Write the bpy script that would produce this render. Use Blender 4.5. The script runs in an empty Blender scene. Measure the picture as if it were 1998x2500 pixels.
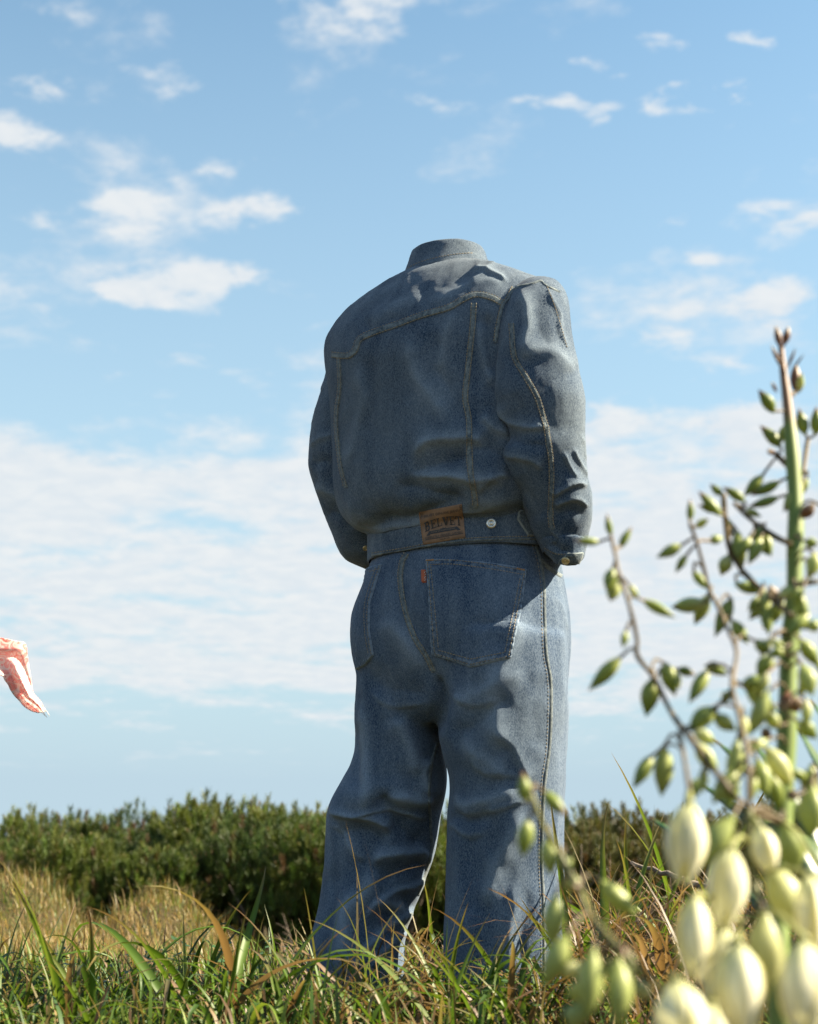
import bpy, math, random
import numpy as np
from mathutils import Vector, Matrix
from mathutils.bvhtree import BVHTree

random.seed(7)
RNG = np.random.default_rng(7)
SC = bpy.context.scene
COL = SC.collection

# ------------------------------------------------------------------ camera
EYE = np.array([0.0, 0.0, 0.35])
PITCH = math.radians(12.4)
FPX = 3676.0                       # focal length in photo pixels (2500 px high)
CU, CV = 999.0, 1250.0
cam_data = bpy.data.cameras.new('camera')
cam = bpy.data.objects.new('camera', cam_data)
COL.objects.link(cam)
cam.location = EYE
cam.rotation_euler = (math.pi / 2 + PITCH, 0, 0)
cam_data.sensor_fit = 'VERTICAL'
cam_data.sensor_height = 34.0
cam_data.lens = 34.0 * FPX / 2500.0
cam_data.clip_start = 0.05
cam_data.clip_end = 3000
cam_data.dof.use_dof = True
cam_data.dof.focus_distance = 2.98
cam_data.dof.aperture_fstop = 5.0
SC.camera = cam

# ------------------------------------------------------------------ sun and sky
SUN_AZ = math.radians(SUNAZ_DEG := 1.5)     # 0 = straight to the right of the view, negative = towards the camera
SUN_EL = math.radians(38.0)
S = np.array([math.cos(SUN_AZ) * math.cos(SUN_EL), math.sin(SUN_AZ) * math.cos(SUN_EL), math.sin(SUN_EL)])
sun_data = bpy.data.lights.new('sun', 'SUN')
sun_data.energy = 5.0
sun_data.angle = math.radians(0.53)
sun_data.color = (1.0, 0.87, 0.65)
sun = bpy.data.objects.new('sun', sun_data)
COL.objects.link(sun)
sun.location = (6, -1, 6)
sun.rotation_euler = Vector(S).to_track_quat('Z', 'Y').to_euler()

SC.view_settings.view_transform = 'Standard'
SC.view_settings.look = 'None'
SC.view_settings.exposure = 2.06
SC.view_settings.gamma = 1.0
SC.view_settings.use_curve_mapping = False
SC.cycles.use_denoising = True
SC.cycles.max_bounces = 6
SC.cycles.transparent_max_bounces = 8


def ray_dir(u, v):
    d = np.array([(u - CU) / FPX, 1.0, (CV - v) / FPX])
    c, s = math.cos(PITCH), math.sin(PITCH)
    d = np.array([d[0], c - d[2] * s, s + d[2] * c])
    return d / np.linalg.norm(d)


def at(u, v, Y):
    """the point at depth Y that the photo shows at pixel (u, v)"""
    d = ray_dir(u, v)
    return EYE + d * (Y / d[1])


def proj(P):
    q = P - EYE
    c, s = math.cos(PITCH), math.sin(PITCH)
    fw = q[:, 1] * c + q[:, 2] * s
    up = -q[:, 1] * s + q[:, 2] * c
    return np.stack([CU + FPX * q[:, 0] / fw, CV - FPX * up / fw], 1)


class NT:
    """small helper to write node trees"""
    def __init__(self, tree):
        self.t = tree
        self.t.nodes.clear()

    def n(self, kind, _in=None, **kw):
        nd = self.t.nodes.new(kind)
        for k, val in kw.items():
            setattr(nd, k, val)
        if _in:
            for k, val in _in.items():
                sock = nd.inputs[k]
                if hasattr(val, 'node'):
                    self.t.links.new(val, sock)
                else:
                    sock.default_value = val
        return nd

    def math(self, op, a, b=None, c=None, clamp=False):
        nd = self.t.nodes.new('ShaderNodeMath')
        nd.operation = op
        nd.use_clamp = clamp
        for i, val in enumerate((a, b, c)):
            if val is None:
                continue
            if hasattr(val, 'node'):
                self.t.links.new(val, nd.inputs[i])
            else:
                nd.inputs[i].default_value = val
        return nd.outputs[0]

    def mix(self, f, a, b, blend='MIX'):
        nd = self.t.nodes.new('ShaderNodeMix')
        nd.data_type = 'RGBA'
        nd.blend_type = blend
        for sock, val in ((nd.inputs[0], f), (nd.inputs[6], a), (nd.inputs[7], b)):
            if hasattr(val, 'node'):
                self.t.links.new(val, sock)
            else:
                sock.default_value = val if not isinstance(val, tuple) or len(val) == 4 else (*val, 1)
        return nd.outputs[2]

    def ramp(self, f, stops, interp='LINEAR'):
        nd = self.t.nodes.new('ShaderNodeValToRGB')
        nd.color_ramp.interpolation = interp
        el = nd.color_ramp.elements
        while len(el) < len(stops):
            el.new(0.5)
        for e, (p, c) in zip(el, stops):
            e.position = p
            e.color = (*c, 1) if len(c) == 3 else c
        self.t.links.new(f, nd.inputs[0])
        return nd.outputs[0]

    def smooth(self, val, lo, hi, a=0.0, b=1.0):
        nd = self.t.nodes.new('ShaderNodeMapRange')
        nd.interpolation_type = 'SMOOTHSTEP'
        self.t.links.new(val, nd.inputs[0])
        for i, x in zip((1, 2, 3, 4), (lo, hi, a, b)):
            nd.inputs[i].default_value = x
        return nd.outputs[0]

    def link(self, a, b):
        self.t.links.new(a, b)


# sky: physical sky with a field of thin broken cloud on a high layer
world = bpy.data.worlds.new('World')
SC.world = world
world.use_nodes = True
w = NT(world.node_tree)
sky = w.n('ShaderNodeTexSky', sky_type='NISHITA')
sky.sun_disc = False
sky.sun_elevation = SUN_EL
sky.sun_rotation = math.pi / 2 - SUN_AZ
sky.altitude = 0
sky.air_density = 1.0
sky.dust_density = 0.1
sky.ozone_density = 1.5
tc = w.n('ShaderNodeTexCoord')
sep = w.n('ShaderNodeSeparateXYZ', {0: tc.outputs['Generated']})
zz = w.math('MAXIMUM', sep.outputs[2], 0.0)
inv = w.math('DIVIDE', 1.0, w.math('ADD', zz, 0.10))
lay = w.n('ShaderNodeCombineXYZ', {0: w.math('MULTIPLY', sep.outputs[0], inv), 1: w.math('MULTIPLY', sep.outputs[1], inv), 2: 0.0}).outputs[0]
mp = w.n('ShaderNodeMapping', {0: lay, 1: (3.1, 0.4, 0.0), 2: (0, 0, 0.35), 3: (1.0, 1.0, 1.0)}).outputs[0]
n1 = w.n('ShaderNodeTexNoise', {'Vector': mp, 'Scale': 2.6, 'Detail': 9.0, 'Roughness': 0.56, 'Distortion': 0.25}).outputs[0]
n2 = w.n('ShaderNodeTexNoise', {'Vector': mp, 'Scale': 13.0, 'Detail': 7.0, 'Roughness': 0.62, 'Distortion': 0.3}).outputs[0]
# banks of cloud where the photo has them (direction, angular radius, amount)
banks = [(400, 700, 1.6, .33), (330, 720, .9, .2), (600, 650, .9, .3), (540, 660, .9, .25), (600, 520, 1.2, .33), (700, 505, .8, .2), (20, 340, 1.5, .34), (70, 300, .9, .2), (385, 170, .8, .24), (440, 215, .7, .2), (550, 412, 1.0, .26), (1660, 245, 1.6, .46), (1740, 215, 1.0, .3),
         (1485, 150, 1.1, .42), (1580, 102, .9, .36), (1850, 95, .7, .3), (1640, 545, .8, .22), (1725, 645, .7, .20), (1900, 745, 1.3, .30), (1640, 825, .9, .18), (1770, 905, 1.1, .18),
         (1500, 1010, 1.3, .22), (1810, 1030, 1.6, .24), (870, 5, 2.2, .30), (1005, 565, .8, .2), (290, 500, .8, .28), (300, 565, 1.0, .2), (110, 530, .8, .2), (1340, 250, .8, .34), (1450, 280, .9, .34), (1080, 255, .7, .24),
         (490, 870, 1.2, .14), (1960, 525, 1.0, .24), (290, 930, .8, .12), (600, 930, .8, .12), (120, 20, 1.4, .18), (80, 215, 1.0, .26)]
tanv = w.n('ShaderNodeCombineXYZ', {0: w.math('DIVIDE', sep.outputs[0], sep.outputs[1]), 1: w.math('DIVIDE', w.math('MULTIPLY', sep.outputs[2], 2.1), sep.outputs[1]), 2: 0.0}).outputs[0]
tn = w.n('ShaderNodeTexNoise', {'Vector': tanv, 'Scale': 14.0, 'Detail': 6.0, 'Roughness': 0.62}).outputs['Color']
tn = w.n('ShaderNodeVectorMath', {0: tn, 1: (0.5, 0.5, 0.5)}, operation='SUBTRACT').outputs[0]
tn = w.n('ShaderNodeVectorMath', {0: tn, 1: (0.11, 0.09, 0.0)}, operation='MULTIPLY').outputs[0]
tanv = w.n('ShaderNodeVectorMath', {0: tanv, 1: tn}, operation='ADD').outputs[0]
cov = None
for (u, v, rad, amt) in banks:
    d = ray_dir(u, v)
    dist = w.n('ShaderNodeVectorMath', {0: tanv, 1: (d[0] / d[1], 2.1 * d[2] / d[1], 0.0)}, operation='DISTANCE').outputs['Value']
    f = w.smooth(dist, math.radians(rad * 2.1), math.radians(rad * 0.2), 0.0, amt * 0.98)
    cov = f if cov is None else w.math('ADD', cov, f)
cov = w.math('MULTIPLY', w.math('MINIMUM', cov, 0.46), w.smooth(n2, 0.30, 0.62, 0.45, 1.15))
band = w.math('MULTIPLY', w.smooth(sep.outputs[2], 0.30, 0.225), w.smooth(sep.outputs[2], 0.07, 0.115))
low = w.math('MULTIPLY', w.smooth(sep.outputs[2], 0.08, 0.065), 0.10)
den = w.math('ADD', w.math('MULTIPLY_ADD', n1, 1.5, -0.25), w.math('MULTIPLY', w.math('SUBTRACT', n2, 0.5), 0.6))
den = w.math('ADD', den, w.math('ADD', w.math('MULTIPLY', band, 0.43), cov))
cl = w.smooth(den, 0.55, 0.95)
cl = w.math('MULTIPLY', cl, w.smooth(sep.outputs[2], 0.035, 0.075))
cl = w.math('MULTIPLY', cl, 0.92)
SKYG = w.mix(1.0, sky.outputs[0], (1.11, 1.22, 1.06, 1.0), 'MULTIPLY')
hz = w.math('MULTIPLY', w.math('SUBTRACT', 0.54, sep.outputs[2]), 2.0, clamp=True)
SKYG = w.mix(hz, SKYG, (2.52, 3.30, 3.78, 1))
cloud_col = w.mix(w.smooth(n2, 0.35, 0.7), (3.65, 3.92, 4.15, 1), (4.15, 4.25, 4.3, 1))
sky_mix = w.mix(cl, SKYG, cloud_col)
bg = w.n('ShaderNodeBackground', {0: sky_mix, 1: 0.0502})
wo = w.n('ShaderNodeOutputWorld', {0: bg.outputs[0]})


# ------------------------------------------------------------------ helpers
def mesh_np(name, V, faces, mat=None, parent=None, smooth=True, attrs=None):
    """V (n,3); faces (m,k) array or a list of such arrays"""
    if not isinstance(faces, list):
        faces = [faces]
    me = bpy.data.meshes.new(name)
    V = np.ascontiguousarray(V, dtype=np.float32)
    idx = np.concatenate([f.reshape(-1) for f in faces]).astype(np.int32)
    tot = np.concatenate([np.full(len(f), f.shape[1]) for f in faces]).astype(np.int32)
    st = np.concatenate([[0], np.cumsum(tot)[:-1]]).astype(np.int32)
    me.vertices.add(len(V))
    me.vertices.foreach_set('co', V.reshape(-1))
    me.loops.add(len(idx))
    me.loops.foreach_set('vertex_index', idx)
    me.polygons.add(len(tot))
    me.polygons.foreach_set('loop_start', st)
    me.update(calc_edges=True)
    if smooth:
        me.polygons.foreach_set('use_smooth', np.ones(len(tot), dtype=bool))
    if attrs:
        for k, a in attrs.items():
            a = np.asarray(a, dtype=np.float32)
            if a.ndim == 1:
                at_ = me.attributes.new(k, 'FLOAT', 'POINT')
                at_.data.foreach_set('value', a)
            else:
                at_ = me.attributes.new(k, 'FLOAT_COLOR', 'POINT')
                at_.data.foreach_set('color', np.concatenate([a, np.ones((len(a), 1), np.float32)], 1).reshape(-1))
    o = bpy.data.objects.new(name, me)
    if mat:
        me.materials.append(mat)
    COL.objects.link(o)
    if parent:
        o.parent = parent
    return o


def empty(name, loc=(0, 0, 0)):
    o = bpy.data.objects.new(name, None)
    o.location = loc
    o.empty_display_size = 0.1
    COL.objects.link(o)
    return o


def tag(o, label=None, cat=None, group=None, kind=None):
    for k, val in (('label', label), ('category', cat), ('group', group), ('kind', kind)):
        if val:
            o[k] = val
    return o


def adopt(o, parent):
    """parent o, built in world coordinates, under an Empty that may stand elsewhere"""
    o.parent = parent
    o.matrix_parent_inverse = Matrix.Translation(parent.location).inverted()
    return o


def grid_faces(nr, nc, wrap=False):
    r = np.arange(nr - 1)[:, None]
    c = np.arange(nc if wrap else nc - 1)[None, :]
    c2 = (c + 1) % nc
    f = np.stack([r * nc + c, r * nc + c2, (r + 1) * nc + c2, (r + 1) * nc + c], -1)
    return f.reshape(-1, 4)


_perm = np.random.default_rng(3).permutation(256)
_perm = np.concatenate([_perm, _perm, _perm])
_g3 = np.random.default_rng(4).normal(size=(256, 3))
_g3 /= np.linalg.norm(_g3, axis=1)[:, None]


def pnoise(P):
    """gradient noise, about -0.8 .. 0.8"""
    P = np.asarray(P, dtype=np.float64)
    i = np.floor(P).astype(np.int64)
    f = P - i
    i &= 255
    u = f * f * f * (f * (f * 6 - 15) + 10)
    out = 0
    for dx in (0, 1):
        for dy in (0, 1):
            for dz in (0, 1):
                h = _perm[_perm[_perm[(i[:, 0] + dx) & 255] + ((i[:, 1] + dy) & 255)] + ((i[:, 2] + dz) & 255)]
                g = _g3[h & 255]
                dd = g[:, 0] * (f[:, 0] - dx) + g[:, 1] * (f[:, 1] - dy) + g[:, 2] * (f[:, 2] - dz)
                wx = u[:, 0] if dx else 1 - u[:, 0]
                wy = u[:, 1] if dy else 1 - u[:, 1]
                wz = u[:, 2] if dz else 1 - u[:, 2]
                out = out + dd * wx * wy * wz
    return out


def fbm(P, octaves=3):
    s, a = 0, 1.0
    for k in range(octaves):
        s = s + a * pnoise(P * 2 ** k + 17.3 * k)
        a *= 0.5
    return s


def catmull(keys, n):
    """smooth curve through key rows, n samples, spaced by the first three columns' distance"""
    K = np.asarray(keys, dtype=np.float64)
    t = np.arange(len(K), dtype=np.float64)
    m = np.empty_like(K)
    m[1:-1] = (K[2:] - K[:-2]) / 2
    m[0], m[-1] = K[1] - K[0], K[-1] - K[-2]
    q = np.linspace(0, len(K) - 1, n * 4)
    i = np.minimum(q.astype(int), len(K) - 2)
    f = (q - i)[:, None]
    C = (2 * f**3 - 3 * f**2 + 1) * K[i] + (f**3 - 2 * f**2 + f) * m[i] + (-2 * f**3 + 3 * f**2) * K[i + 1] + (f**3 - f**2) * m[i + 1]
    d = np.concatenate([[0], np.cumsum(np.linalg.norm(np.diff(C[:, :3], axis=0), axis=1))])
    s = np.linspace(0, d[-1], n)
    return np.stack([np.interp(s, d, C[:, k]) for k in range(K.shape[1])], 1)


def polyline(pts, step):
    """resample a 2-D polyline smoothly at a pixel step; returns points, unit tangents"""
    K = np.asarray(pts, dtype=np.float64)
    L = np.linalg.norm(np.diff(K, axis=0), axis=1).sum()
    n = max(4, int(L / step))
    if len(K) > 2:
        C = catmull(np.concatenate([K, np.zeros((len(K), 1))], 1), n)[:, :2]
    else:
        C = K[0] + (K[1] - K[0]) * np.linspace(0, 1, n)[:, None]
    T = np.gradient(C, axis=0)
    T /= np.linalg.norm(T, axis=1)[:, None] + 1e-9
    return C, T


def tube(name, pts, radii, mat, parent=None, seg=8, attrs=None, cap=True):
    """tapered tube along 3-D points"""
    P = np.asarray(pts, float)
    R = np.asarray(radii, float)
    T = np.gradient(P, axis=0)
    T /= np.linalg.norm(T, axis=1)[:, None] + 1e-9
    ref = np.array([0.0, 1.0, 0.0]) if abs(T[0, 1]) < 0.8 else np.array([1.0, 0, 0])
    A = np.cross(T, ref)
    A /= np.linalg.norm(A, axis=1)[:, None] + 1e-9
    B = np.cross(T, A)
    th = np.linspace(0, 2 * np.pi, seg, endpoint=False)
    V = P[:, None] + R[:, None, None] * (np.cos(th)[None, :, None] * A[:, None] + np.sin(th)[None, :, None] * B[:, None])
    F = [grid_faces(len(P), seg, True)]
    V = V.reshape(-1, 3)
    if cap:
        V = np.concatenate([V, P[:1], P[-1:]])
        n = len(P) * seg
        k = np.arange(seg)
        F.append(np.stack([k, (k + 1) % seg, np.full(seg, n)], 1)[:, ::-1])
        e = (len(P) - 1) * seg
        F.append(np.stack([e + k, e + (k + 1) % seg, np.full(seg, n + 1)], 1))
    return mesh_np(name, V, F, mat, parent)


# ------------------------------------------------------------------ materials
def new_mat(name):
    m = bpy.data.materials.new(name)
    m.use_nodes = True
    return m, NT(m.node_tree)


def simple_mat(name, col, rough=0.6, metal=0.0, spec=0.5, vary=0.0, scale=40.0, bump=0.0):
    m, t = new_mat(name)
    p = t.n('ShaderNodeBsdfPrincipled', {'Roughness': rough, 'Metallic': metal, 'Specular IOR Level': spec})
    c = (*col, 1)
    tcn = t.n('ShaderNodeTexCoord')
    nz = t.n('ShaderNodeTexNoise', {'Vector': tcn.outputs['Object'], 'Scale': scale, 'Detail': 4.0}).outputs[0]
    if vary:
        hi = tuple(min(1, x * (1 + vary)) for x in col)
        lo = tuple(x * (1 - vary) for x in col)
        t.link(t.mix(t.smooth(nz, 0.3, 0.7), lo, hi), p.inputs['Base Color'])
    else:
        p.inputs['Base Color'].default_value = c
    if bump:
        b = t.n('ShaderNodeBump', {'Strength': 0.5, 'Distance': bump, 'Height': nz})
        t.link(b.outputs[0], p.inputs['Normal'])
    t.n('ShaderNodeOutputMaterial', {0: p.outputs[0]})
    return m


def denim_mat(name, dark, light, bias=0.0):
    """washed indigo twill: white slub threads, cloudy fading, wear on ridges and seams"""
    m, t = new_mat(name)
    tcn = t.n('ShaderNodeTexCoord')
    ob = tcn.outputs['Object']
    stretch = t.n('ShaderNodeMapping', {0: ob, 3: (1.0, 1.0, 0.45)}).outputs[0]
    thread = t.n('ShaderNodeTexNoise', {'Vector': stretch, 'Scale': 620.0, 'Detail': 2.0, 'Roughness': 0.7}).outputs[0]
    fine = t.n('ShaderNodeTexNoise', {'Vector': stretch, 'Scale': 330.0, 'Detail': 3.0, 'Roughness': 0.65}).outputs[0]
    tw = t.n('ShaderNodeMapping', {0: ob, 2: (0.0, math.radians(32), 0.0)}).outputs[0]
    twill = t.n('ShaderNodeTexWave', {'Vector': tw, 'Scale': 190.0, 'Distortion': 1.2, 'Detail': 2.0, 'Detail Scale': 2.0}, wave_type='BANDS', bands_direction='X').outputs['Fac']
    cloud = t.n('ShaderNodeTexNoise', {'Vector': stretch, 'Scale': 9.0, 'Detail': 4.0, 'Roughness': 0.6, 'Distortion': 0.6}).outputs[0]
    streak = t.n('ShaderNodeTexNoise', {'Vector': t.n('ShaderNodeMapping', {0: ob, 3: (1.0, 1.0, 0.10)}).outputs[0], 'Scale': 34.0, 'Detail': 3.0, 'Distortion': 0.4}).outputs[0]
    wear = t.n('ShaderNodeAttribute', attribute_name='wear').outputs['Fac']
    f = t.math('ADD', t.math('MULTIPLY', t.math('SUBTRACT', thread, 0.5), 1.6), t.math('MULTIPLY', t.math('SUBTRACT', fine, 0.5), 0.55))
    f = t.math('ADD', f, t.math('MULTIPLY', t.math('SUBTRACT', twill, 0.5), 0.16))
    f = t.math('ADD', f, t.math('MULTIPLY', t.math('SUBTRACT', cloud, 0.5), 0.75))
    f = t.math('ADD', f, t.math('MULTIPLY', t.math('SUBTRACT', streak, 0.5), 0.45))
    f = t.math('ADD', f, t.math('MULTIPLY', wear, 0.9))
    f = t.math('ADD', f, 0.36 + bias, clamp=True)
    col = t.mix(f, dark, light)
    # slight greenish/brown overdye cast in places
    cast = t.n('ShaderNodeTexNoise', {'Vector': ob, 'Scale': 4.5, 'Detail': 2.0}).outputs[0]
    col = t.mix(t.smooth(cast, 0.48, 0.75, 0.0, 0.22), col, (0.075, 0.088, 0.090, 1))
    bh = t.math('ADD', t.math('MULTIPLY', thread, 0.5), t.math('ADD', fine, t.math('MULTIPLY', twill, 0.6)))
    b = t.n('ShaderNodeBump', {'Strength': 0.55, 'Distance': 0.0009, 'Height': bh})
    p = t.n('ShaderNodeBsdfPrincipled', {'Base Color': col, 'Roughness': 0.92, 'Specular IOR Level': 0.12, 'Sheen Weight': 0.10, 'Sheen Roughness': 0.5,
                                         'Sheen Tint': (0.95, 0.93, 0.88, 1), 'Normal': b.outputs[0]})
    t.n('ShaderNodeOutputMaterial', {0: p.outputs[0]})
    return m


M = {}
M['denim'] = denim_mat('washed denim', (0.008, 0.026, 0.060), (0.182, 0.228, 0.276))
M['denim_jeans'] = denim_mat('washed jeans denim', (0.007, 0.027, 0.068), (0.185, 0.238, 0.305), 0.0)
M['denim_seam'] = denim_mat('faded seam denim', (0.014, 0.032, 0.054), (0.210, 0.240, 0.245), 0.03)
M['denim_edge'] = denim_mat('worn denim edge', (0.025, 0.042, 0.06), (0.19, 0.215, 0.22), 0.02)
M['thread'] = simple_mat('tan stitching thread', (0.22, 0.18, 0.12), 0.8, vary=0.35, scale=300)
M['thread_orange'] = simple_mat('orange stitching thread', (0.36, 0.18, 0.045), 0.8, vary=0.3, scale=300)
M['leather'] = simple_mat('tan leather', (0.185, 0.105, 0.056), 0.55, vary=0.22, scale=60, bump=0.0006)
M['leather_ink'] = simple_mat('dark stamped ink', (0.022, 0.022, 0.026), 0.6)
M['leather_print'] = simple_mat('tan print on ink', (0.30, 0.20, 0.12), 0.6)
M['silver'] = simple_mat('brushed silver metal', (0.62, 0.60, 0.55), 0.38, metal=0.9, vary=0.12, scale=400)
M['brass'] = simple_mat('worn brass metal', (0.52, 0.42, 0.24), 0.42, metal=0.85, vary=0.2, scale=300)
M['tab_red'] = simple_mat('rust red woven tab', (0.34, 0.085, 0.035), 0.8, vary=0.15, scale=500)
M['tab_white'] = simple_mat('white woven thread', (0.62, 0.58, 0.54), 0.8)
M['lining'] = simple_mat('inside of denim', (0.20, 0.23, 0.25), 0.9, vary=0.2, scale=200)


def foliage_mat(name, rough=0.5, trans=0.35, spec=0.35, sat=1.0):
    """leaf stuff coloured by its own per-blade tint"""
    m, t = new_mat(name)
    a = t.n('ShaderNodeAttribute', attribute_name='tint')
    p = t.n('ShaderNodeBsdfPrincipled', {'Base Color': a.outputs['Color'], 'Roughness': rough, 'Specular IOR Level': spec})
    tr = t.n('ShaderNodeBsdfTranslucent', {0: t.mix(1.0, a.outputs['Color'], (1.25, 1.2, 0.7, 1), 'MULTIPLY')})
    mx = t.n('ShaderNodeMixShader', {0: trans, 1: p.outputs[0], 2: tr.outputs[0]})
    t.n('ShaderNodeOutputMaterial', {0: mx.outputs[0]})
    return m


M['grass'] = foliage_mat('grass blades', 0.48, 0.38)
M['needles'] = foliage_mat('pine needles', 0.5, 0.22)


# ------------------------------------------------------------------ the figure
TURN = math.radians(31)
BR = np.array([math.cos(TURN), -math.sin(TURN), 0.0])     # the figure's right
BF = np.array([math.sin(TURN), math.cos(TURN), 0.0])      # the figure's front
UP = np.array([0, 0, 1.0])

person = empty('person', (0.10, 3.0, 0.0))
tag(person, 'headless figure standing in washed denim jacket and wide jeans, back turned, hands in pockets', 'person')


def body_rings(keys, rows, seg, expo=2.3, tilt=0.0):
    """keys: z, half width, half depth, x0, front offset -> closed rings in the body's frame, ring 0 angle at the back"""
    K = catmull([(k[0], k[1], k[2], k[3], k[4]) for k in keys], rows)
    th = np.linspace(0, 2 * np.pi, seg, endpoint=False)
    s, c = np.sin(th), -np.cos(th)
    sx = np.sign(s) * np.abs(s) ** (2 / expo)
    cy = np.sign(c) * np.abs(c) ** (2 / expo)
    V = np.zeros((rows, seg, 3))
    for i, (z, a, b, x0, of) in enumerate(K):
        ctr = np.array([x0, 3.0, z]) + of * BF
        V[i] = ctr + np.outer(a * sx, BR) + np.outer(b * cy, BF)
        V[i, :, 2] -= tilt * (b * cy)
    return V


def px_rings(keys, rows, seg, expo=2.2, dip=0.0):
    """keys: v, left u, right u, depth, half depth -> horizontal rings whose sides meet those outlines"""
    kk = []
    for (v, ul, ur, Y, dY) in keys:
        a, b = at(ul, v, Y), at(ur, v, Y)
        kk.append([(a[0] + b[0]) / 2, Y, (a[2] + b[2]) / 2, (b[0] - a[0]) / 2, dY])
    K = catmull(kk, rows)
    th = np.linspace(0, 2 * np.pi, seg, endpoint=False)
    s, c = np.sin(th), -np.cos(th)
    sx = np.sign(s) * np.abs(s) ** (2 / expo)
    cy = np.sign(c) * np.abs(c) ** (2 / expo)
    V = np.zeros((rows, seg, 3))
    for i, k in enumerate(K):
        V[i] = k[:3]
        V[i, :, 0] += k[3] * sx
        V[i, :, 1] += k[4] * cy
        V[i, :, 2] += dip * (i / rows) * k[4] * cy
    return V


def rings_obj(name, V, mat, parent, cap0=False, cap1=False):
    n, sgm = V.shape[:2]
    F = [grid_faces(n, sgm, True)]
    P = V.reshape(-1, 3)
    k = np.arange(sgm)
    if cap0:
        F.append(np.stack([(k + 1) % sgm, k, np.full(sgm, len(P))], 1))
        P = np.concatenate([P, V[0].mean(0)[None]])
    if cap1:
        e = (n - 1) * sgm
        F.append(np.stack([e + k, e + (k + 1) % sgm, np.full(sgm, len(P))], 1))
        P = np.concatenate([P, V[-1].mean(0)[None]])
    # outward facing: compare one mid-ring normal with the ring's centre
    r = n // 2
    a_, b_, c_ = V[r, 0], V[r, 1], V[min(r + 1, n - 1), 0]
    if np.dot(np.cross(b_ - a_, c_ - a_), a_ - V[r].mean(0)) < 0:
        F = [f[:, ::-1] for f in F]
    return mesh_np(name, P, F, mat, parent)


def get_vn(o):
    me = o.data
    n = len(me.vertices)
    V = np.empty(n * 3, np.float32)
    me.vertices.foreach_get('co', V)
    me.update()
    N = np.empty(n * 3, np.float32)
    me.vertex_normals.foreach_get('vector', N)
    return V.reshape(-1, 3).astype(float), N.reshape(-1, 3).astype(float)


def set_v(o, V):
    o.data.vertices.foreach_set('co', np.ascontiguousarray(V, np.float32).reshape(-1))
    o.data.update()


def set_attr(o, k, a):
    at_ = o.data.attributes.get(k) or o.data.attributes.new(k, 'FLOAT', 'POINT')
    at_.data.foreach_set('value', np.ascontiguousarray(a, np.float32))


def seg_dist(Q, poly):
    """distance, signed side and 0..1 position of points Q to a 2-D polyline"""
    best = np.full(len(Q), 1e9)
    side = np.zeros(len(Q))
    pos = np.zeros(len(Q))
    L = np.concatenate([[0], np.cumsum(np.linalg.norm(np.diff(poly, axis=0), axis=1))])
    for i in range(len(poly) - 1):
        a, b = poly[i], poly[i + 1]
        ab = b - a
        l2 = (ab ** 2).sum() + 1e-9
        t_ = np.clip(((Q - a) @ ab) / l2, 0, 1)
        dv = Q - (a + t_[:, None] * ab)
        d = np.hypot(dv[:, 0], dv[:, 1])
        m = d < best
        best[m] = d[m]
        side[m] = np.sign(ab[0] * dv[m, 1] - ab[1] * dv[m, 0])
        pos[m] = (L[i] + t_[m] * math.sqrt(l2)) / L[-1]
    return best, side, pos


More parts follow.
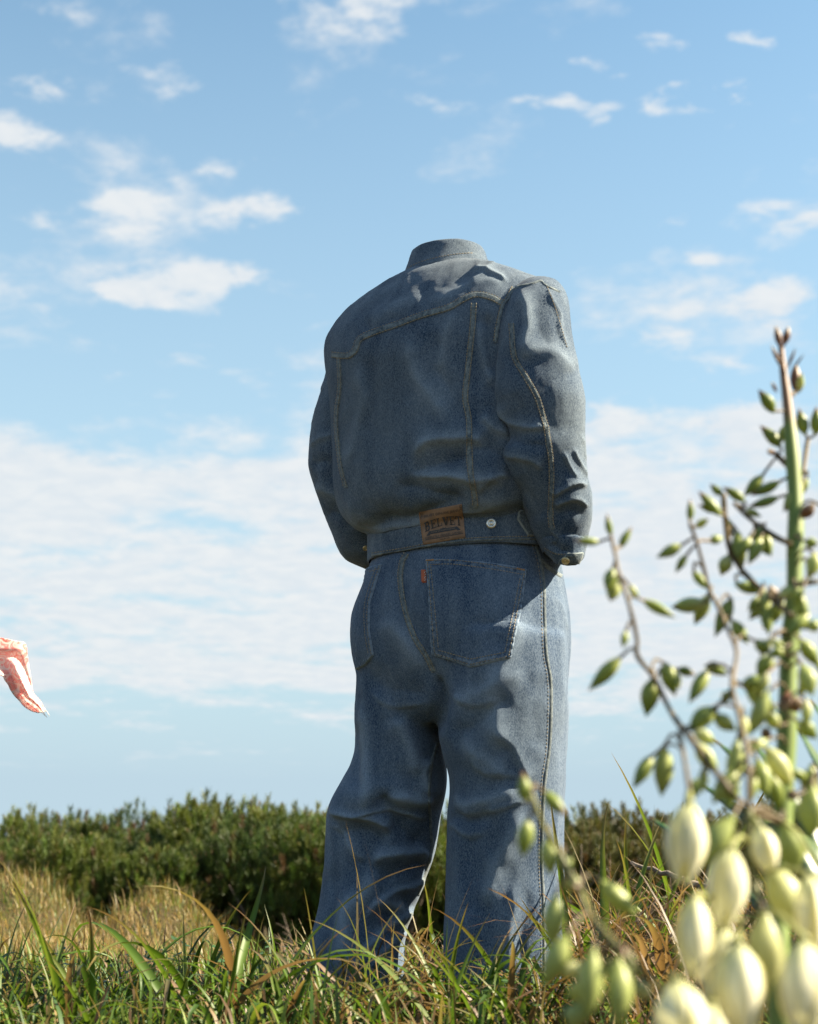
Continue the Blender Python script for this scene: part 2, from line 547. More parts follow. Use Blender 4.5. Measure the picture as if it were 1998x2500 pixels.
def drape(o, folds, noise_amp=0.004, noise_scale=(9, 9, 6), fine_amp=0.0012, seed=0.0, facing=True, wear0=0.0):
    """press folds into cloth. folds: (pixel polyline, height in mm, half width px, kind)
       kind 'r' round ridge, 's' sharp ridge with a soft back, 't' tuck: overhang on the left of the line"""
    V, N = get_vn(o)
    view = EYE - V
    view /= np.linalg.norm(view, axis=1)[:, None]
    fc = np.clip((np.einsum('ij,ij->i', N, view) + 0.15) / 0.4, 0, 1) if facing else np.ones(len(V))
    px = proj(V)
    # warp so that authored folds are never ruler straight
    wv = np.stack([fbm(V * 14 + seed, 2), fbm(V * 14 + 31 + seed, 2)], 1) * 14
    q = px + wv
    disp = np.zeros(len(V))
    sharp = np.zeros(len(V))
    for f in folds:
        poly, mm, wd, kind = f
        poly = np.asarray(poly, float)
        if len(poly) > 2:
            poly = polyline(poly, 12)[0]
        lo, hi = poly.min(0) - 3.5 * wd, poly.max(0) + 3.5 * wd
        m = np.where((q[:, 0] > lo[0]) & (q[:, 0] < hi[0]) & (q[:, 1] > lo[1]) & (q[:, 1] < hi[1]) & (fc > 0))[0]
        if not len(m):
            continue
        d, sd, ps = seg_dist(q[m], poly)
        tp = np.clip(np.minimum(ps, 1 - ps) * 5.0 + 0.0, 0, 1)
        tp = tp * tp * (3 - 2 * tp)
        endf = tp
        x = d / wd
        if kind == 'r':
            h = .55 * np.exp(-x * x) + .45 * np.exp(-(x * 1.5) ** 1.25)
        elif kind == 's':
            h = np.exp(-np.where(sd > 0, 3.0 * x, x * 0.9) ** 1.3)
        else:
            h = np.where(sd > 0, -0.8 * x * np.exp(-x * x * 1.2) * 1.6, np.exp(-(x * 0.8) ** 2))
            h = np.where(sd > 0, np.exp(-(x * 4) ** 2) + h, h)
        disp[m] += mm * 0.001 * h * endf * fc[m]
        if mm > 0:
            sharp[m] = np.maximum(sharp[m], np.exp(-(x * 1.6) ** 2) * endf * min(1, mm / 9.0) * fc[m])
    sc = np.array(noise_scale)
    wp = V + 0.03 * np.stack([fbm(V * 7 + 3 + seed, 2), fbm(V * 7 + 57 + seed, 2), fbm(V * 7 + 91 + seed, 2)], 1)
    n = fbm(wp * sc + seed, 3)
    rid = (1 - np.abs(pnoise(wp * sc * 1.7 + 5 + seed)) * 2.2)
    disp += noise_amp * (n * 0.9 + 0.35 * np.clip(rid, -1, 1))
    disp += fine_amp * fbm(wp * sc * 5 + 11 + seed, 3)
    V = V + N * disp[:, None]
    set_v(o, V)
    o['wear_done'] = 1
    set_attr(o, 'wear', 0.45 * sharp + 0.35 * np.clip(n, -1, 1) * 0.3 + wear0)
    del o['wear_done']
    return o


def smooth_mesh(o, it=6, lam=0.5):
    me = o.data
    n = len(me.vertices)
    E = np.empty(len(me.edges) * 2, np.int32)
    me.edges.foreach_get('vertices', E)
    E = E.reshape(-1, 2)
    V, _ = get_vn(o)
    deg = np.bincount(E.reshape(-1), minlength=n).astype(float)[:, None]
    for _ in range(it):
        acc = np.zeros_like(V)
        for k in range(3):
            acc[:, k] = np.bincount(E[:, 0], V[E[:, 1], k], n) + np.bincount(E[:, 1], V[E[:, 0], k], n)
        V = V + lam * (acc / np.maximum(deg, 1) - V)
    set_v(o, V)


def bvh_of(o):
    me = o.data
    V, _ = get_vn(o)
    return BVHTree.FromPolygons([tuple(x) for x in V], [tuple(p.vertices) for p in me.polygons])


EYEV = Vector(EYE)


def hit(bvh, u, v):
    loc, nor, idx, dist = bvh.ray_cast(EYEV, Vector(ray_dir(u, v)))
    if loc is None:
        return None, None
    if nor.dot(Vector(ray_dir(u, v))) > 0:
        nor = -nor
    return np.array(loc), np.array(nor)


def band(name, bvh, pts, half, height, mat, parent, cols=7, step=3.0, pucker=0.16, lip=True, one_side=False, seed=0.0):
    """a sewn strip lying on the cloth along a pixel polyline"""
    C, T = polyline(pts, step)
    Nn = np.stack([-T[:, 1], T[:, 0]], 1)
    offs = np.linspace(-1, 1, cols)
    prof = np.clip((1 - np.abs(offs)) * cols * 0.5, 0, 1) ** 0.6
    rows, wear = [], []
    runs = []
    for i in range(len(C)):
        r, ok = [], True
        for j, of in enumerate(offs):
            u, v = C[i] + Nn[i] * of * half
            p, nn = hit(bvh, u, v)
            if p is None:
                ok = False
                break
            pk = pnoise(np.array([[i * step * 0.11 + seed, j * 0.35, seed]]))[0]
            h = height * (prof[j] * (1 + pucker * 2.0 * pk)) - (0.0012 if prof[j] < 0.05 else 0)
            r.append(p + nn * h)
        if ok and rows and np.linalg.norm(r[cols // 2] - rows[-1][cols // 2]) > 0.03:
            ok = False
        if ok:
            rows.append(r)
            wear.append([0.18 + 0.8 * pnoise(np.array([[i * step * 0.11 + seed, j * 0.35, seed]]))[0] for j in range(cols)])
        elif rows:
            runs.append((rows, wear))
            rows, wear = [], []
    if rows:
        runs.append((rows, wear))
    VV, FF, WW, n0 = [], [], [], 0
    for rows, wear in runs:
        if len(rows) < 2:
            continue
        a = np.array(rows).reshape(-1, 3)
        VV.append(a)
        WW.append(np.array(wear).reshape(-1))
        FF.append(grid_faces(len(rows), cols)[:, ::-1] + n0)
        n0 += len(a)
    if not VV:
        return None
    o = mesh_np(name, np.concatenate(VV), FF, mat, parent, attrs={'wear': np.concatenate(WW)})
    return o


ST = {}


def stitches(key, bvh, pts, off=0.0, on=5.0, gap=2.2, wid=0.0008, lift=0.0018, step=2.0):
    """dashed thread along a pixel polyline shifted sideways by off pixels; collected per key"""
    C, T = polyline(pts, step)
    Nn = np.stack([-T[:, 1], T[:, 0]], 1)
    C = C + Nn * off
    s = np.concatenate([[0], np.cumsum(np.linalg.norm(np.diff(C, axis=0), axis=1))])
    pos = 0.0
    VV, FF = ST.setdefault(key, ([], []))
    while pos + on < s[-1]:
        q = []
        for d in (pos, pos + on * 0.5, pos + on):
            u, v = np.interp(d, s, C[:, 0]), np.interp(d, s, C[:, 1])
            p, nn = hit(bvh, u, v)
            if p is None:
                break
            q.append((p, nn))
        if len(q) == 3 and np.linalg.norm(q[2][0] - q[0][0]) < 0.012:
            t_ = q[2][0] - q[0][0]
            t_ /= np.linalg.norm(t_) + 1e-9
            n0 = len(VV)
            for k, (p, nn) in enumerate(q):
                sd = np.cross(t_, nn)
                h = lift + (0.0005 if k == 1 else -0.0006)
                VV.append(p + sd * wid + nn * (h - 0.0004))
                VV.append(p + nn * (h + 0.0004))
                VV.append(p - sd * wid + nn * (h - 0.0004))
            for k in range(2):
                a = n0 + 3 * k
                FF.append((a, a + 1, a + 4, a + 3))
                FF.append((a + 1, a + 2, a + 5, a + 4))
        pos += on + gap


def sew(key, name, mat, parent):
    VV, FF = ST[key]
    o = mesh_np(name, np.array(VV), np.array(FF), mat, parent, smooth=False)
    tag(o, kind='stuff')
    return o


def lerp_poly(pts, t_):
    K = np.asarray(pts, float)
    s = np.concatenate([[0], np.cumsum(np.linalg.norm(np.diff(K, axis=0), axis=1))])
    return np.array([np.interp(t_ * s[-1], s, K[:, 0]), np.interp(t_ * s[-1], s, K[:, 1])])


def applique(name, bvh, left, right, tip, height, mat, parent, nu=60, nv=60, top_bulge=0.0, edge_wear=0.5, seed=0.0, puff=0.0):
    """a sewn-on piece of cloth between two pixel edge lines, standing proud of what it is sewn to"""
    P = np.zeros((nv, nu, 3))
    W = np.zeros((nv, nu))
    last = None
    for j in range(nv):
        tv = j / (nv - 1)
        a, b = lerp_poly(left, tv), lerp_poly(right, tv)
        last = None
        for i in range(nu):
            tu = i / (nu - 1)
            q = a + (b - a) * tu
            q = q + np.array([0, 1.0]) * (tip * tv ** 3 * (1 - abs(2 * tu - 1)) + top_bulge * (1 - tv) ** 3 * (1 - (2 * tu - 1) ** 2))
            p, nn = hit(bvh, *q)
            if p is None or (last is not None and np.linalg.norm(p - last[0]) > 0.08):
                p, nn = last if last is not None else (at(*q, 2.95), np.array([0, -1.0, 0]))
            last = (p, nn)
            e = min(i, nu - 1 - i, j, nv - 1 - j)
            d = min(tu, 1 - tu, tv, 1 - tv)
            pk = pnoise(np.array([[tu * 30 + seed, tv * 30, seed]]))[0]
            near = math.exp(-(d / 0.06) ** 2)
            h = height * (1 + near * 0.7 * pk) + puff * math.sin(math.pi * tu) * math.sin(math.pi * tv)
            if e == 0:
                h = -0.0015
            P[j, i] = p + nn * h
            W[j, i] = near * (0.12 + edge_wear * 1.5 * pk) + (0.62 if e <= 1 else 0) + 0.03
    o = mesh_np(name, P.reshape(-1, 3), grid_faces(nv, nu)[:, ::-1], mat, parent, attrs={'wear': W.reshape(-1)})
    return o


# ---- jeans: one shell remeshed from seat and two legs
seat = body_rings([(0.985, .186, .130, .114, .0), (0.93, .192, .138, .114, .0), (0.87, .208, .150, .108, -.002), (0.80, .226, .160, .103, -.006),
                   (0.73, .228, .160, .103, -.006), (0.66, .215, .150, .105, 0.0), (0.61, .19, .130, .105, 0.0), (0.575, .12, .09, .105, 0)], 70, 120, 2.3)
lleg = px_rings([(1560, 872, 1065, 3.06, .125), (1700, 867, 1072, 3.06, .130), (1790, 866, 1078, 3.07, .128), (1845, 863, 1086, 3.07, .124), (1900, 838, 1092, 3.07, .120),
                 (1945, 816, 1086, 3.06, .116), (1985, 800, 1076, 3.08, .112), (2065, 797, 1064, 3.09, .108), (2126, 791, 1047, 3.10, .106), (2210, 778, 1016, 3.10, .105),
                 (2276, 763, 990, 3.10, .106), (2360, 750, 985, 3.10, .110), (2440, 744, 985, 3.10, .112), (2475, 742, 985, 3.10, .113)], 130, 130)
rleg = px_rings([(1560, 1070, 1384, 2.93, .140), (1700, 1073, 1386, 2.93, .140), (1790, 1069, 1384, 2.93, .136), (1845, 1082, 1381, 2.93, .133), (1893, 1097, 1380, 2.93, .13),
                 (1954, 1099, 1377, 2.93, .128), (1990, 1094, 1377, 2.93, .126), (2109, 1091, 1375, 2.93, .122), (2241, 1088, 1371, 2.92, .122), (2380, 1083, 1372, 2.92, .124),
                 (2500, 1080, 1374, 2.92, .126)], 130, 150)
VV, FF, n0 = [], [], 0
for rg in (seat, lleg, rleg):
    n, sg = rg.shape[:2]
    k = np.arange(sg)
    VV.append(np.concatenate([rg.reshape(-1, 3), rg[0].mean(0)[None], rg[-1].mean(0)[None]]))
    f = grid_faces(n, sg, True)
    FF.append(np.concatenate([f, np.stack([(k + 1) % sg, k, k * 0 + n * sg, k * 0 + n * sg], 1),
                              np.stack([(n - 1) * sg + k, (n - 1) * sg + (k + 1) % sg, k * 0 + n * sg + 1, k * 0 + n * sg + 1], 1)]) + n0)
    n0 += len(VV[-1])
allf = np.concatenate(FF)
quads = allf[allf[:, 2] != allf[:, 3]]
tris = allf[allf[:, 2] == allf[:, 3]][:, :3]
raw = mesh_np('raw', np.concatenate(VV), [quads, tris])
rm = raw.modifiers.new('r', 'REMESH')
rm.mode = 'VOXEL'
rm.voxel_size = 0.0052
dg = bpy.context.evaluated_depsgraph_get()
jm = bpy.data.meshes.new_from_object(raw.evaluated_get(dg))
bpy.data.objects.remove(raw)
jm.name = 'jeans'
jm.materials.clear()
jm.materials.append(M['denim_jeans'])
jeans = bpy.data.objects.new('jeans', jm)
COL.objects.link(jeans)
jm.polygons.foreach_set('use_smooth', np.ones(len(jm.polygons), dtype=bool))
smooth_mesh(jeans, 10, 0.5)

JEANS_FOLDS = [
    # groove of the seat seam, and the break between the thighs
    ([(992, 1350), (982, 1440), (995, 1510), (1040, 1600), (1068, 1665), (1072, 1790)], -9, 26, 'r'),
    ([(1072, 1640), (1068, 1720), (1066, 1800)], -14, 16, 'r'),
    # seat: drag lines
    ([(930, 1500), (980, 1560), (1050, 1640)], 7, 30, 'r'),
    ([(890, 1650), (960, 1680), (1050, 1700)], -7, 34, 'r'),
    ([(1090, 1720), (1180, 1690), (1290, 1640)], 7, 30, 'r'),
    ([(1080, 1795), (1140, 1780), (1200, 1740), (1250, 1690)], -8, 30, 'r'),
    # right thigh: long diagonal planes that catch the sun
    ([(1300, 1430), (1240, 1470), (1185, 1540)], 4, 34, 'r'),
    ([(1290, 1480), (1220, 1640), (1205, 1760), (1230, 1850)], 14, 40, 'r'),
    ([(1330, 1640), (1310, 1720), (1320, 1840)], -4, 38, 'r'),
    ([(1120, 1800), (1180, 1850), (1240, 1900)], 8, 24, 'r'),
    ([(1200, 1780), (1260, 1850), (1300, 1920)], 7, 18, 's'),
    ([(1180, 1640), (1150, 1760), (1130, 1850)], -8, 36, 'r'),
    # right knee and calf
    ([(1096, 1940), (1140, 1960), (1200, 1955), (1270, 1930)], 9, 22, 'r'),
    ([(1100, 1985), (1150, 2000), (1210, 1985)], -9, 20, 'r'),
    ([(1290, 1980), (1240, 2060), (1200, 2150), (1190, 2220)], 12, 32, 'r'),
    ([(1160, 2010), (1150, 2100), (1140, 2250)], -8, 30, 'r'),
    ([(1290, 2160), (1280, 2250), (1275, 2380)], -5, 16, 'r'),
    ([(1260, 2140), (1250, 2250), (1240, 2380)], 5, 16, 'r'),
    ([(1345, 1450), (1368, 1480), (1384, 1540)], 3, 12, 'r'),
    # left leg: knee break, deep folds under it
    ([(880, 1700), (900, 1830), (905, 1910), (890, 1990)], 10, 26, 'r'),
    ([(866, 1760), (880, 1850), (884, 1960)], -8, 22, 'r'),
    ([(1060, 1960), (990, 1945), (945, 1935)], 14, 24, 's'),
    ([(955, 1915), (945, 1955), (970, 2010), (1010, 2050), (1055, 2080)], -19, 26, 'r'),
    ([(800, 1990), (850, 1985), (910, 2000), (960, 2040)], 21, 24, 's'),
    ([(805, 2040), (880, 2030), (950, 2070)], -14, 26, 'r'),
    ([(1055, 2085), (1000, 2080), (930, 2085), (900, 2110)], 18, 20, 's'),
    ([(1048, 2110), (980, 2125), (920, 2150)], -11, 26, 'r'),
    ([(900, 2100), (900, 2180), (850, 2230), (840, 2330), (860, 2400)], 16, 30, 'r'),
    ([(1010, 2180), (960, 2230), (930, 2300)], -14, 28, 'r'),
    ([(1000, 2210), (960, 2215), (920, 2200)], 10, 18, 'r'),
    ([(820, 2100), (800, 2250), (780, 2400)], -8, 26, 'r'),
    ([(1040, 1850), (1030, 1900), (1040, 1950)], 11, 16, 'r'),
    ([(960, 1740), (1000, 1830), (1010, 1900)], 10, 26, 'r'),
    ([(1050, 2150), (990, 2165), (930, 2195), (890, 2250)], 10, 12, 's'),
    ([(1020, 2215), (960, 2250), (900, 2300), (870, 2370)], 10, 14, 's'),
    ([(1000, 2265), (940, 2310), (900, 2370)], 8, 10, 's'),
    ([(860, 1990), (930, 1975), (1000, 1990), (1050, 2010)], 9, 12, 's'),
    ([(800, 2005), (850, 2050), (890, 2110)], 7, 14, 's'),
    ([(1100, 1960), (1150, 1985), (1220, 1975), (1300, 1950)], 7, 10, 's'),
    ([(1095, 2010), (1140, 2040), (1180, 2035)], 6, 10, 's'),
    ([(1090, 1700), (1150, 1725), (1230, 1715)], 5, 12, 's'),
    ([(900, 1690), (960, 1720), (1040, 1725)], 5, 12, 's'),
    ([(1150, 1850), (1200, 1890), (1270, 1900)], 6, 11, 's'),
]
drape(jeans, JEANS_FOLDS, 0.0042, (9, 9, 5), 0.0010, 2.0)
jeans.parent = person
jeans.matrix_parent_inverse = Matrix.Translation(person.location).inverted()
J = bvh_of(jeans)

# ---- jacket body, sleeves, hem band, collar
jacket = rings_obj('denim_jacket', body_rings(
    [(.962, .196, .142, .112, 0), (.978, .206, .152, .110, 0), (.992, .228, .172, .107, -.004), (1.02, .243, .184, .100, -.008), (1.07, .250, .188, .093, -.010), (1.15, .250, .182, .088, -.010),
     (1.24, .252, .174, .082, -.010), (1.32, .262, .166, .078, -.012), (1.385, .270, .152, .076, -.010), (1.425, .262, .138, .075, -.004), (1.458, .236, .124, .075, 0),
     (1.487, .190, .110, .075, .006), (1.507, .152, .098, .074, .010), (1.525, .112, .084, .073, .018), (1.538, .082, .072, .073, .022), (1.560, .070, .064, .072, .022)], 190, 400, 2.35), M['denim'], None)
r_sleeve = rings_obj('sleeve', px_rings(
    [(684, 1312, 1330, 2.87, .012), (690, 1284, 1346, 2.865, .035), (703, 1262, 1366, 2.86, .058), (725, 1238, 1381, 2.85, .074), (760, 1224, 1390, 2.84, .085), (804, 1213, 1393, 2.83, .090),
     (860, 1209, 1402, 2.82, .092), (917, 1209, 1414, 2.81, .092), (979, 1210, 1427, 2.80, .092), (1046, 1238, 1427, 2.80, .088), (1080, 1240, 1426, 2.80, .086), (1113, 1225, 1427, 2.80, .087),
     (1163, 1240, 1432, 2.81, .085), (1215, 1268, 1444, 2.82, .082), (1260, 1287, 1444, 2.83, .078), (1300, 1302, 1437, 2.84, .072), (1330, 1318, 1430, 2.85, .066), (1350, 1326, 1426, 2.855, .062)],
    170, 180), M['denim'], None, cap0=True)
l_sleeve = rings_obj('sleeve', px_rings(
    [(845, 828, 862, 3.13, .02), (860, 816, 890, 3.13, .05), (885, 806, 930, 3.13, .075), (946, 787, 960, 3.12, .09), (1013, 768, 965, 3.11, .092), (1113, 755, 965, 3.10, .092), (1155, 757, 962, 3.10, .09),
     (1222, 781, 960, 3.11, .084), (1297, 811, 960, 3.12, .076), (1339, 829, 960, 3.13, .068), (1364, 849, 960, 3.14, .06), (1384, 890, 962, 3.15, .045)],
    150, 160), M['denim'], None, cap0=True, cap1=True)
hem = rings_obj('hem_band', body_rings([(.912, .203, .147, .113, 0), (.915, .2055, .1495, .113, 0), (.93, .206, .150, .113, 0), (.965, .205, .149, .112, 0), (.992, .201, .147, .111, 0), (1.0, .196, .142, .111, 0)], 60, 360, 2.3),
                M['denim'], None)

JACKET_FOLDS = [
    # blouse hanging over the hem band
    ([(840, 1190), (880, 1262), (960, 1285), (1060, 1262), (1160, 1235), (1290, 1215)], 13, 30, 'r'),
    ([(905, 1250), (1000, 1262), (1060, 1240), (1150, 1215)], -8, 18, 'r'),
    # big soft drag folds on the lower right back
    ([(1010, 1110), (1060, 1075), (1130, 1068), (1200, 1085)], 13, 30, 's'),
    ([(1000, 1160), (1080, 1130), (1150, 1110)], -16, 34, 'r'),
    ([(995, 1165), (1080, 1165), (1180, 1175), (1250, 1180)], 12, 26, 's'),
    ([(960, 1180), (1060, 1205), (1150, 1222)], -10, 22, 'r'),
    ([(1160, 1200), (1210, 1170), (1250, 1160)], 8, 16, 's'),
    ([(1170, 1010), (1210, 1050), (1250, 1060)], 8, 20, 's'),
    ([(1165, 1060), (1210, 1100), (1250, 1130)], -8, 22, 'r'),
    # shallow verticals from the yoke
    ([(878, 880), (885, 980), (868, 1080), (845, 1160)], 6, 16, 'r'),
    ([(905, 860), (912, 970), (900, 1080)], -5, 24, 'r'),
    ([(990, 810), (1010, 900), (1060, 980), (1110, 1040)], 6, 24, 'r'),
    ([(1060, 800), (1075, 900), (1110, 990), (1130, 1040)], -5, 26, 'r'),
    ([(1110, 760), (1085, 830), (1075, 910)], 5, 16, 'r'),
    # yoke: drags to the shoulder
    ([(1040, 745), (1110, 710), (1180, 690), (1240, 700)], 6, 18, 'r'),
    ([(1150, 655), (1195, 668), (1240, 690)], 8, 12, 's'),
    ([(1140, 690), (1185, 668), (1215, 640)], 6, 12, 'r'),
    ([(900, 800), (960, 755), (1040, 720)], 5, 22, 'r'),
    ([(870, 800), (920, 790), (1000, 770)], -4, 20, 'r'),
    # hollow beside the arm
    ([(1190, 760), (1195, 840), (1205, 920)], -10, 20, 'r'),
    ([(1170, 780), (1178, 850), (1200, 950)], 6, 14, 'r'),
]
drape(jacket, JACKET_FOLDS, 0.0040, (8, 8, 6), 0.0010, 5.0)
R_FOLDS = [
    ([(1262, 700), (1288, 760), (1284, 830), (1274, 880)], 9, 20, 'r'),
    ([(1305, 715), (1318, 790), (1345, 860)], -5, 30, 'r'),
    ([(1330, 700), (1360, 770), (1385, 860)], 5, 12, 's'),
    ([(1262, 890), (1310, 850), (1360, 862), (1402, 920)], 8, 26, 'r'),
    ([(1300, 920), (1345, 980), (1362, 1070)], -4, 40, 'r'),
    ([(1212, 985), (1240, 1030), (1300, 1050), (1345, 1040)], 10, 20, 's'),
    ([(1236, 1062), (1290, 1085), (1340, 1095)], -7, 20, 'r'),
    ([(1225, 1115), (1270, 1120), (1330, 1150)], 8, 18, 's'),
    ([(1250, 1190), (1300, 1210), (1335, 1270)], -4, 26, 'r'),
    ([(1352, 1218), (1385, 1192), (1434, 1186)], 10, 11, 's'),
    ([(1350, 1262), (1395, 1250), (1440, 1262)], -6, 18, 'r'),
    ([(1350, 1240), (1400, 1226), (1444, 1236)], 8, 11, 's'),
    ([(1338, 1285), (1370, 1318), (1410, 1335)], 7, 11, 's'),
    ([(1398, 1085), (1412, 1130), (1428, 1172)], 6, 8, 's'),
    ([(1378, 1100), (1394, 1145), (1410, 1180)], 6, 8, 's'),
    ([(1415, 1060), (1424, 1110), (1431, 1160)], 5, 7, 's'),
]
drape(r_sleeve, R_FOLDS, 0.0026, (10, 10, 8), 0.0010, 8.0)
L_FOLDS = [
    ([(760, 1090), (790, 1075), (830, 1060)], 6, 16, 's'),
    ([(758, 1130), (800, 1130), (835, 1160)], -9, 22, 'r'),
    ([(770, 1180), (810, 1200), (850, 1240)], 8, 22, 'r'),
    ([(790, 1250), (830, 1255), (870, 1290)], -5, 18, 'r'),
    ([(785, 960), (800, 935), (820, 920)], 4, 10, 's'),
]
drape(l_sleeve, L_FOLDS, 0.0038, (10, 10, 8), 0.0010, 12.0)
drape(hem, [([(930, 1270), (960, 1300), (1000, 1290)], 2, 14, 'r')], 0.0012, (14, 14, 10), 0.0006, 15.0, wear0=0.05)
for o in (jacket,):
    o.parent = person
    o.matrix_parent_inverse = Matrix.Translation(person.location).inverted()
for o in (r_sleeve, l_sleeve, hem):
    o.parent = jacket

# collar: a folded leaf standing round the neck
prof = [(.74, -.050), (.80, -.010), (.835, .001), (.87, .003), (.905, -.004), (.955, -.020), (1.02, -.038), (1.085, -.052), (1.10, -.0555), (1.085, -.0575), (1.02, -.047), (.95, -.036), (.90, -.034), (.86, -.045), (.85, -.070)]
pk = catmull([(a, b, 0) for a, b in prof], 44)
th = np.linspace(0, 2 * np.pi, 180, endpoint=False)
CV_ = np.zeros((len(pk), 180, 3))
for i, (sc_, dz, _) in enumerate(pk):
    cF = -np.cos(th)
    ctr = np.array([.0725, 3.0, 1.577]) + .022 * BF
    flare = 1 + 0.10 * np.clip(cF, 0, 1) * (1 if dz < -.02 else 0)
    CV_[i] = ctr + np.outer(.0905 * sc_ * flare * np.sin(th), BR) + np.outer(.0865 * sc_ * flare * cF, BF)
    CV_[i, :, 2] += dz - .16 * (.0865 * (cF + 0.35)) * np.clip(cF + .35, 0, 1.3)
collar = rings_obj('collar', CV_[::-1], M['denim'], None)
drape(collar, [], 0.0016, (14, 14, 14), 0.0006, 21.0, wear0=0.02)
collar.parent = jacket
C_B = bvh_of(collar)

JB, RS, LS, HB = bvh_of(jacket), bvh_of(r_sleeve), bvh_of(l_sleeve), bvh_of(hem)
YOKE = [(812, 866), (849, 869), (868, 856), (880, 829), (915, 812), (970, 793), (1032, 770), (1095, 752), (1129, 733), (1162, 720), (1200, 727), (1228, 742)]
band('yoke_seam', JB, YOKE, 8, 0.0024, M['denim_seam'], jacket, seed=1)
stitches('j', JB, YOKE, -6.5, lift=0.0034)
stitches('j', JB, YOKE, 6.5, lift=0.0034)
PAN_R = [(1158, 741), (1154, 804), (1143, 904), (1137, 971), (1145, 1021), (1147, 1092), (1150, 1155), (1158, 1197), (1162, 1238)]
PAN_L = [(829, 874), (831, 946), (824, 1000), (824, 1051), (833, 1134), (846, 1190)]
for k, pn in enumerate((PAN_R, PAN_L)):
    band('panel_seam', JB, pn, 8 if k == 0 else 5, 0.0022, M['denim_seam'], jacket, seed=3 + k)
    for of in ((-6, 6) if k == 0 else (-3.5, 3.5)):
        stitches('j', JB, pn, of, lift=0.0033)
ARM = [(1254, 703), (1240, 728), (1226, 750), (1215, 800), (1211, 836)]
band('armhole_seam', JB, ARM, 5, 0.0024, M['denim_seam'], jacket, seed=6)
stitches('j', JB, ARM, 4, lift=0.0034)
HEAD = [(1258, 704), (1270, 698), (1283, 696), (1300, 692), (1321, 686), (1330, 694), (1342, 701), (1368, 713)]
band('armhole_seam', RS, HEAD, 3.0, 0.0014, M['denim_seam'], jacket, seed=7, cols=5)
SLV = [(1250, 790), (1258, 871), (1287, 925), (1312, 971), (1327, 1021), (1338, 1071), (1346, 1134), (1347, 1197), (1345, 1259), (1350, 1292)]
band('sleeve_seam', RS, SLV, 7, 0.0021, M['denim_seam'], jacket, seed=8)
for of in (-5.5, 5.5):
    stitches('j', RS, SLV, of, lift=0.0032)
SLV2 = [(1336, 700), (1352, 740), (1368, 790), (1385, 850)]
stitches('j', RS, SLV2, 0, lift=0.0012)
HEM_B = [(909, 1358), (991, 1345), (1074, 1329), (1158, 1321), (1240, 1318), (1312, 1317)]
band('hem_edge', HB, [(u, v - 2) for u, v in HEM_B], 4, 0.0018, M['denim_edge'], jacket, cols=5, seed=9)
stitches('j', HB, HEM_B, -8, lift=0.001)
HEM_T = [(912, 1287), (960, 1268), (1025, 1252), (1135, 1244), (1200, 1240), (1290, 1240)]
stitches('j', HB, [(u, v + 4) for u, v in HEM_T], 0, lift=0.001)
CE = [(990, 668), (1020, 652), (1060, 640), (1100, 632), (1140, 628), (1160, 628)]
stitches('j', C_B, [(u, v - 10) for u, v in CE], 0, lift=0.0008)
sew('j', 'stitching', M['thread'], jacket)

# leather patch with its printing
PQ = [(1020, 1247), (1132, 1226), (1141, 1315), (1032, 1334)]     # corners: tl tr br bl
class Multi:
    def __init__(self, *b): self.b = b
    def ray_cast(self, o, d):
        best = (None, None, None, None)
        for x in self.b:
            r = x.ray_cast(o, d)
            if r[0] is not None and (best[0] is None or r[3] < best[3]):
                best = r
        return best
patch = applique('leather_patch', Multi(HB, JB), [PQ[0], PQ[3]], [PQ[1], PQ[2]], 0, 0.0035, M['leather'], jacket, 40, 36, edge_wear=0.0)
smooth_mesh(patch, 12, 0.5)
PB = bvh_of(patch)


def patch_px(x, y):
    """0..1 patch coordinates, y down -> pixel"""
    tl, tr, br, bl = [np.array(p, float) for p in PQ]
    return (tl * (1 - x) + tr * x) * (1 - y) + (bl * (1 - x) + br * x) * y


def on_patch(P2, lift):
    out = []
    for x, y in P2:
        p, nn = hit(PB, *patch_px(x, y))
        if p is None:
            p, nn = np.array([0, 3.0, .95]), np.array([0, -1.0, 0])
        out.append(p + nn * lift)
    return np.array(out)


def boxes2d(quads, sub=1):
    V, F = [], []
    for q in quads:
        n = len(V)
        V += q
        F.append((n, n + 1, n + 2, n + 3))
    return V, np.array(F)


def bar(x0, y0, x1, y1, w):
    d = np.array([x1 - x0, y1 - y0], float)
    L = np.hypot(*d) + 1e-9
    n = np.array([-d[1], d[0]]) / L * w / 2
    a, b = np.array([x0, y0]), np.array([x1, y1])
    return [tuple(a + n), tuple(b + n), tuple(b - n), tuple(a - n)]


def arc_bars(cx, cy, rx, ry, a0, a1, w, n=7):
    t_ = np.radians(np.linspace(a0, a1, n + 1))
    o = []
    for i in range(n):
        p, q = t_[i], t_[i + 1]
        o.append([(cx + (rx - w / 2) * math.cos(p), cy - (ry - w / 2) * math.sin(p)), (cx + (rx + w / 2) * math.cos(p), cy - (ry + w / 2) * math.sin(p)),
                  (cx + (rx + w / 2) * math.cos(q), cy - (ry + w / 2) * math.sin(q)), (cx + (rx - w / 2) * math.cos(q), cy - (ry - w / 2) * math.sin(q))])
    return o


